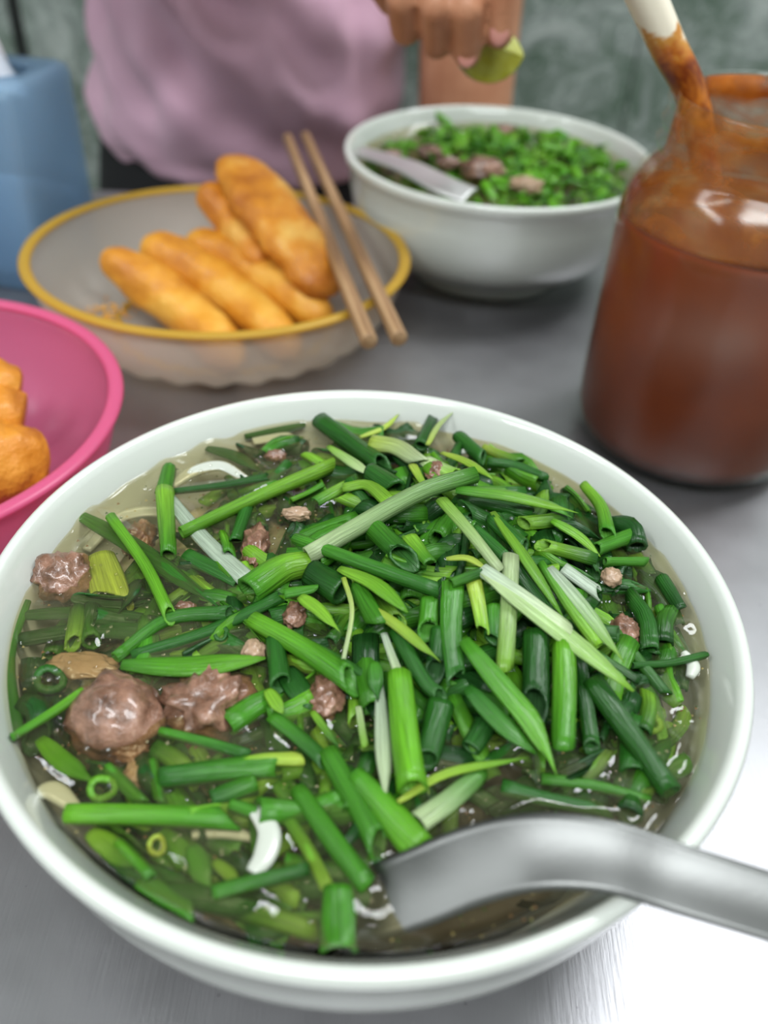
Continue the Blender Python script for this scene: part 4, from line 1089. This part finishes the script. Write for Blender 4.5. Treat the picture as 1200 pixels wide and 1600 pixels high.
# ---------------------------------------------------------------- person
PX, PY = -0.13, 0.845
person = empty('person', (PX, PY, -0.75)); tag(person, 'person in pink t-shirt and black trousers squeezing a lime over the second bowl', 'person')
caps = []
def limb(pts, rads, n=8):
    """tapered capsule chain"""
    for (a, b), (r, s) in zip(zip(pts, pts[1:]), zip(rads, rads[1:])): caps.append((Vector(a), Vector(b), r, s))
SL, SR = Vector((PX - 0.135, PY, 0.27)), Vector((PX + 0.165, PY - 0.01, 0.27))
limb([(PX, PY + 0.01, -0.26), (PX, PY, -0.12), (PX, PY, 0.02), (PX + 0.01, PY, 0.16), (PX + 0.01, PY, 0.25)], [0.11, 0.098, 0.095, 0.105, 0.085])
limb([(PX - 0.03, PY, 0.16), (PX - 0.03, PY, -0.2)], [0.082, 0.078]); limb([(PX + 0.04, PY, 0.16), (PX + 0.03, PY, -0.2)], [0.082, 0.078])
limb([SL, (PX, PY, 0.27), SR], [0.040, 0.050, 0.040])
limb([(PX + 0.01, PY, 0.27), (PX + 0.01, PY - 0.02, 0.36)], [0.055, 0.048])
# head: skull, jaw, nose, ears
hc = Vector((PX + 0.012, PY - 0.035, 0.445))
limb([hc + Vector((0, 0.02, 0.015)), hc + Vector((0, -0.01, 0.02))], [0.078, 0.074]); limb([hc + Vector((0, -0.02, -0.02)), hc + Vector((0, -0.045, -0.065))], [0.062, 0.036])
limb([hc + Vector((0, -0.082, 0.012)), hc + Vector((0, -0.100, -0.018))], [0.007, 0.011])
for s in (-1, 1): limb([hc + Vector((s * 0.074, 0.012, 0.018)), hc + Vector((s * 0.080, 0.016, -0.018))], [0.013, 0.009])
# legs
for s in (-1, 1):
    hip = Vector((PX + s * 0.08, PY, -0.25)); kn = Vector((PX + s * 0.10, PY - 0.36, -0.245)); an = Vector((PX + s * 0.11, PY - 0.34, -0.67))
    limb([hip, kn, an, an + Vector((0, -0.13, -0.045))], [0.082, 0.055, 0.036, 0.028])
# image-left arm reaches forward above the frame, its hand hangs over the second bowl
EL = Vector((-0.215, 0.615, 0.235)); WR = Vector((0.022, 0.500, 0.232))
limb([SL, EL], [0.040, 0.036]); limb([EL, WR], [0.036, 0.025])
yh = 0.470
def fp(px, py, y=yh): return aty(px, py, y)
KN = [fp(628, -70), fp(676, -82), fp(722, -78), fp(772, -60)]
for k in KN[:3]: limb([WR, k], [0.022, 0.0125])
limb([WR, fp(770, -110, 0.478)], [0.020, 0.014])
limb([KN[0], fp(629, -5, 0.468), fp(634, 46, 0.480)], [0.0088, 0.0084, 0.0074])
limb([KN[1], fp(681, 10, 0.461), fp(682, 70, 0.474)], [0.0080, 0.0075, 0.0068])
limb([KN[2], fp(730, 15, 0.459), fp(730, 84, 0.470)], [0.0078, 0.0074, 0.0067])
limb([fp(780, -110, 0.478), fp(783, -20, 0.466), fp(780, 52, 0.468)], [0.0095, 0.0076, 0.0070])
# the pinky curls behind the palm
limb([fp(600, -80, 0.49), fp(598, -30, 0.497), fp(612, 0, 0.505)], [0.010, 0.009, 0.0075])
# image-right arm comes down behind the second bowl, forearm on the lap
E2 = Vector((0.048, 0.775, -0.01)); W2 = Vector((-0.03, 0.70, -0.170))
limb([SR, Vector((0.044, 0.790, 0.13)), E2], [0.040, 0.040, 0.037]); limb([E2, W2], [0.036, 0.024])
limb([W2, W2 + Vector((-0.055, -0.035, -0.012))], [0.024, 0.026])
for i in range(4): limb([W2 + Vector((-0.05 - 0.004 * i, -0.05 + 0.017 * i, -0.012)), W2 + Vector((-0.10 - 0.003 * (i % 2), -0.062 + 0.020 * i, -0.022)), W2 + Vector((-0.118, -0.064 + 0.020 * i, -0.038))], [0.009, 0.008, 0.007])
limb([W2 + Vector((-0.02, -0.03, -0.01)), W2 + Vector((-0.05, -0.075, -0.015))], [0.011, 0.008])
bm = bmesh.new()
for a, b, r, s in caps:
    L = (b - a).length; axis = (b - a).normalized() if L > 1e-6 else Vector((0, 0, 1)); q = axis.to_track_quat('Z', 'Y').to_matrix()
    ns = 24; rings = []
    prof = [(math.sin(t_) * r, -math.cos(t_) * r) for t_ in [math.pi / 2 * k / 6 for k in range(1, 7)]] + [(math.cos(t_) * s, L + math.sin(t_) * s) for t_ in [math.pi / 2 * k / 6 for k in range(0, 6)]]
    for (rr, z) in prof: rings.append([bm.verts.new(a + q @ Vector((rr * math.cos(2 * math.pi * j / ns), rr * math.sin(2 * math.pi * j / ns), z))) for j in range(ns)])
    for i in range(len(rings) - 1):
        for j in range(ns): k = (j + 1) % ns; bm.faces.new((rings[i][j], rings[i][k], rings[i + 1][k], rings[i + 1][j]))
    bm.faces.new(rings[0][::-1]); bm.faces.new(rings[-1])
for v in bm.verts: v.co -= person.location
me = bpy.data.meshes.new('body'); bm.to_mesh(me); bm.free(); me.materials.append(MAT['skin'])
body = bpy.data.objects.new('body', me); col.objects.link(body); body.parent = person
rm = body.modifiers.new('remesh', 'REMESH'); rm.mode = 'VOXEL'; rm.voxel_size = 0.0018; rm.use_smooth_shade = True
smo = body.modifiers.new('smooth', 'SMOOTH'); smo.factor = 0.6; smo.iterations = 2
# nails
def ell(name, p, r, mat, parent, rot=(0, 0, 0)):
    bm = bmesh.new(); bmesh.ops.create_icosphere(bm, subdivisions=3, radius=1)
    for v in bm.verts: v.co = Vector((v.co.x * r[0], v.co.y * r[1], v.co.z * r[2]))
    me = bpy.data.meshes.new(name); bm.to_mesh(me); bm.free(); me.materials.append(mat); me.polygons.foreach_set('use_smooth', [True] * len(me.polygons))
    o = bpy.data.objects.new(name, me); col.objects.link(o); o.parent = parent; o.location = Vector(p) - person.location; o.rotation_euler = rot; return o
ell('fingernail', fp(730, 88, 0.4642), (0.0042, 0.0013, 0.0052), MAT['nail'], person)
ell('fingernail', fp(780, 52, 0.4622), (0.0044, 0.0013, 0.0056), MAT['nail'], person)
for s in (-1, 1):
    ell('eye', hc + Vector((s * 0.031, -0.070, 0.012)), (0.012, 0.010, 0.007), MAT['eye'], person)
    ell('iris', hc + Vector((s * 0.031, -0.0785, 0.012)), (0.005, 0.003, 0.005), MAT['iris'], person)
ell('lips', hc + Vector((0, -0.083, -0.052)), (0.020, 0.008, 0.007), MAT['lip'], person)
ell('hair', hc + Vector((0, 0.022, 0.032)), (0.090, 0.088, 0.080), MAT['hair'], person)
ell('hair', hc + Vector((0, 0.075, -0.05)), (0.065, 0.035, 0.11), MAT['hair'], person)
# shirt: closed cloth sleeve around the torso with folds, open hem and short sleeves
def cloth(name, rings, th, mat, fold=None, seg=120):
    V, Fc = [], []; m_ = len(rings)
    for inner in (0, 1):
        for i, (cx, cy, z, a_, b_, e) in enumerate(rings):
            for j in range(seg):
                A = 2 * math.pi * j / seg; c_, s_ = math.cos(A), math.sin(A)
                x = abs(c_) ** (2 / e) * math.copysign(1, c_); y = abs(s_) ** (2 / e) * math.copysign(1, s_)
                f = fold(A, z, i / (m_ - 1)) if fold else 0
                V.append(Vector((cx + x * (a_ + f - inner * th), cy + y * (b_ + f - inner * th), z + (0.006 * math.sin(3 * A + 1) if i == 0 else 0))) - person.location)
    O = m_ * seg
    for i in range(m_ - 1):
        for j in range(seg): k = (j + 1) % seg; Fc.append((i * seg + j, i * seg + k, (i + 1) * seg + k, (i + 1) * seg + j)); Fc.append((O + i * seg + j, O + (i + 1) * seg + j, O + (i + 1) * seg + k, O + i * seg + k))
    for i in (0, m_ - 1):
        for j in range(seg): k = (j + 1) % seg; Fc.append((i * seg + j, O + i * seg + j, O + i * seg + k, i * seg + k))
    return mk(name, V, Fc, mat, person)
def fold(A, z, u):
    x = math.cos(A); fr = max(0, -math.sin(A))
    g = math.sin((z - 0.05 * x * x + 0.10 * x) * 95 + 1.5 * mn.noise(Vector((x * 3, z * 9, 2)))) * 0.0045
    g2 = mn.noise(Vector((x * 5 + 3 * z * 10, z * 16 - x * 3, 0.5))) * 0.012
    return (g + g2) * (0.35 + 0.65 * fr) * min(1, 0.3 + u * 4)
sr_ = []
for z, a_, b_, dx in ((-0.030, 0.098, 0.100, 0.000), (-0.018, 0.110, 0.112, 0.0), (0.0, 0.118, 0.122, 0.0), (0.03, 0.124, 0.128, 0.0), (0.06, 0.127, 0.130, 0.001), (0.09, 0.129, 0.130, 0.002), (0.12, 0.131, 0.128, 0.003), (0.15, 0.134, 0.125, 0.005),
                      (0.18, 0.138, 0.120, 0.006), (0.21, 0.152, 0.120, 0.010), (0.24, 0.172, 0.112, 0.013), (0.27, 0.186, 0.100, 0.014), (0.295, 0.178, 0.086, 0.014), (0.315, 0.140, 0.076, 0.013), (0.332, 0.085, 0.068, 0.012), (0.340, 0.066, 0.062, 0.010)):
    w_ = 0.013 * math.exp(-((z - 0.0) / 0.06) ** 2); sr_.append((PX + dx - w_, PY, z, a_ + w_, b_, 2.4))
def densify(r, k=4):
    out = []
    for a, b in zip(r, r[1:]):
        for i in range(k): out.append(tuple(a[q] + (b[q] - a[q]) * i / k for q in range(6)))
    return out + [r[-1]]
cloth('t_shirt', densify(sr_), 0.003, MAT['shirt'], fold)
for a, b, r, s in ((SL, SL.lerp(EL, 0.42), 0.056, 0.062), (SR + Vector((-0.012, 0, 0.008)), Vector((0.048, 0.80, 0.165)), 0.058, 0.058)):
    P = [a.lerp(b, i / 7) - person.location for i in range(8)]; rad = [r + (s - r) * i / 7 for i in range(8)]
    V1, F1 = sweep(P, rad, 32, cap=False); V2, F2 = sweep(P, [q - 0.003 for q in rad], 32, cap=False); n_ = len(V1)
    Fc = F1 + [tuple(n_ + k for k in reversed(f)) for f in F2] + [(7 * 32 + j, n_ + 7 * 32 + j, n_ + 7 * 32 + (j + 1) % 32, 7 * 32 + (j + 1) % 32) for j in range(32)]
    mk('shirt_sleeve', V1 + V2, Fc, MAT['shirt'], person)
# trousers
cloth('trousers', densify([(PX - (0.018 if z > -0.1 else 0.0), PY, z, a_, b_, 2.4) for z, a_, b_ in ((-0.325, 0.12, 0.11), (-0.25, 0.150, 0.125), (-0.15, 0.128, 0.118), (-0.06, 0.134, 0.112), (0.0, 0.124, 0.106))], 3), 0.003, MAT['black_cloth'])
for s in (-1, 1):
    P = [Vector(q) - person.location for q in ((PX + s * 0.075, PY + 0.02, -0.252), (PX + s * 0.09, PY - 0.20, -0.248), (PX + s * 0.10, PY - 0.365, -0.255), (PX + s * 0.108, PY - 0.365, -0.40), (PX + s * 0.11, PY - 0.345, -0.64))]
    V, Fc = sweep(smooth_path(P, 24), [0.098 - 0.048 * i / 23 for i in range(24)], 28); mk('trouser_leg', V, Fc, MAT['black_cloth'], person)
    V, Fc = sweep([Vector(q) - person.location for q in ((PX + s * 0.11, PY - 0.31, -0.718), (PX + s * 0.11, PY - 0.37, -0.715), (PX + s * 0.112, PY - 0.45, -0.722), (PX + s * 0.112, PY - 0.49, -0.732))], [(0.032, 0.028), (0.038, 0.03), (0.042, 0.024), (0.025, 0.014)], 20)
    mk('shoe', V, Fc, MAT['trim_dark'], person)
# lime wedge held between finger and thumb
lc = fp(768, 66, 0.484)
V, Fc = [], []; n1_, n2_ = 12, 14; R_ = 0.019
for i in range(n1_ + 1):
    for j in range(n2_ + 1):
        u = math.pi * i / n1_; v = math.pi * (j / n2_) * 0.72
        V.append(Vector((R_ * math.cos(u), R_ * math.sin(u) * math.cos(v) * 0.9, -R_ * math.sin(u) * math.sin(v))))
for i in range(n1_):
    for j in range(n2_): a = i * (n2_ + 1) + j; Fc.append((a, a + 1, a + n2_ + 2, a + n2_ + 1))
lw = empty('lime_wedge', lc); lw.rotation_euler = (0.5, 0.35, 0.25); tag(lw, 'squeezed yellow-green lime wedge held in the fingers', 'lime')
mk('peel', V, Fc, MAT['lime_peel'], lw)
for j in (0, n2_):
    ring = [V[i * (n2_ + 1) + j] for i in range(n1_ + 1)]; c_ = sum(ring, Vector()) / len(ring); m2 = sum(V, Vector()) / len(V)
    Vv = [Vector((0, 0, 0)) + (m2 - c_) * 0.12] + [v * 0.985 for v in ring]
    mk('flesh', Vv, [(0, k, k + 1) for k in range(1, len(ring))], MAT['lime'], lw)

# stool under the person
st = empty('stool', (PX, PY + 0.01, -0.75)); tag(st, 'low red plastic stool under the person', 'stool')
bevel(mk('seat', *box(-0.15, 0.15, -0.14, 0.14, 0.385, 0.405), MAT['stool'], st, smooth=False), 0.008, 3)
for sx in (-1, 1):
    for sy in (-1, 1): mk('leg', *sweep([Vector((sx * 0.14, sy * 0.13, 0.0)), Vector((sx * 0.115, sy * 0.105, 0.386))], [0.016, 0.018], 12), MAT['stool'], st)
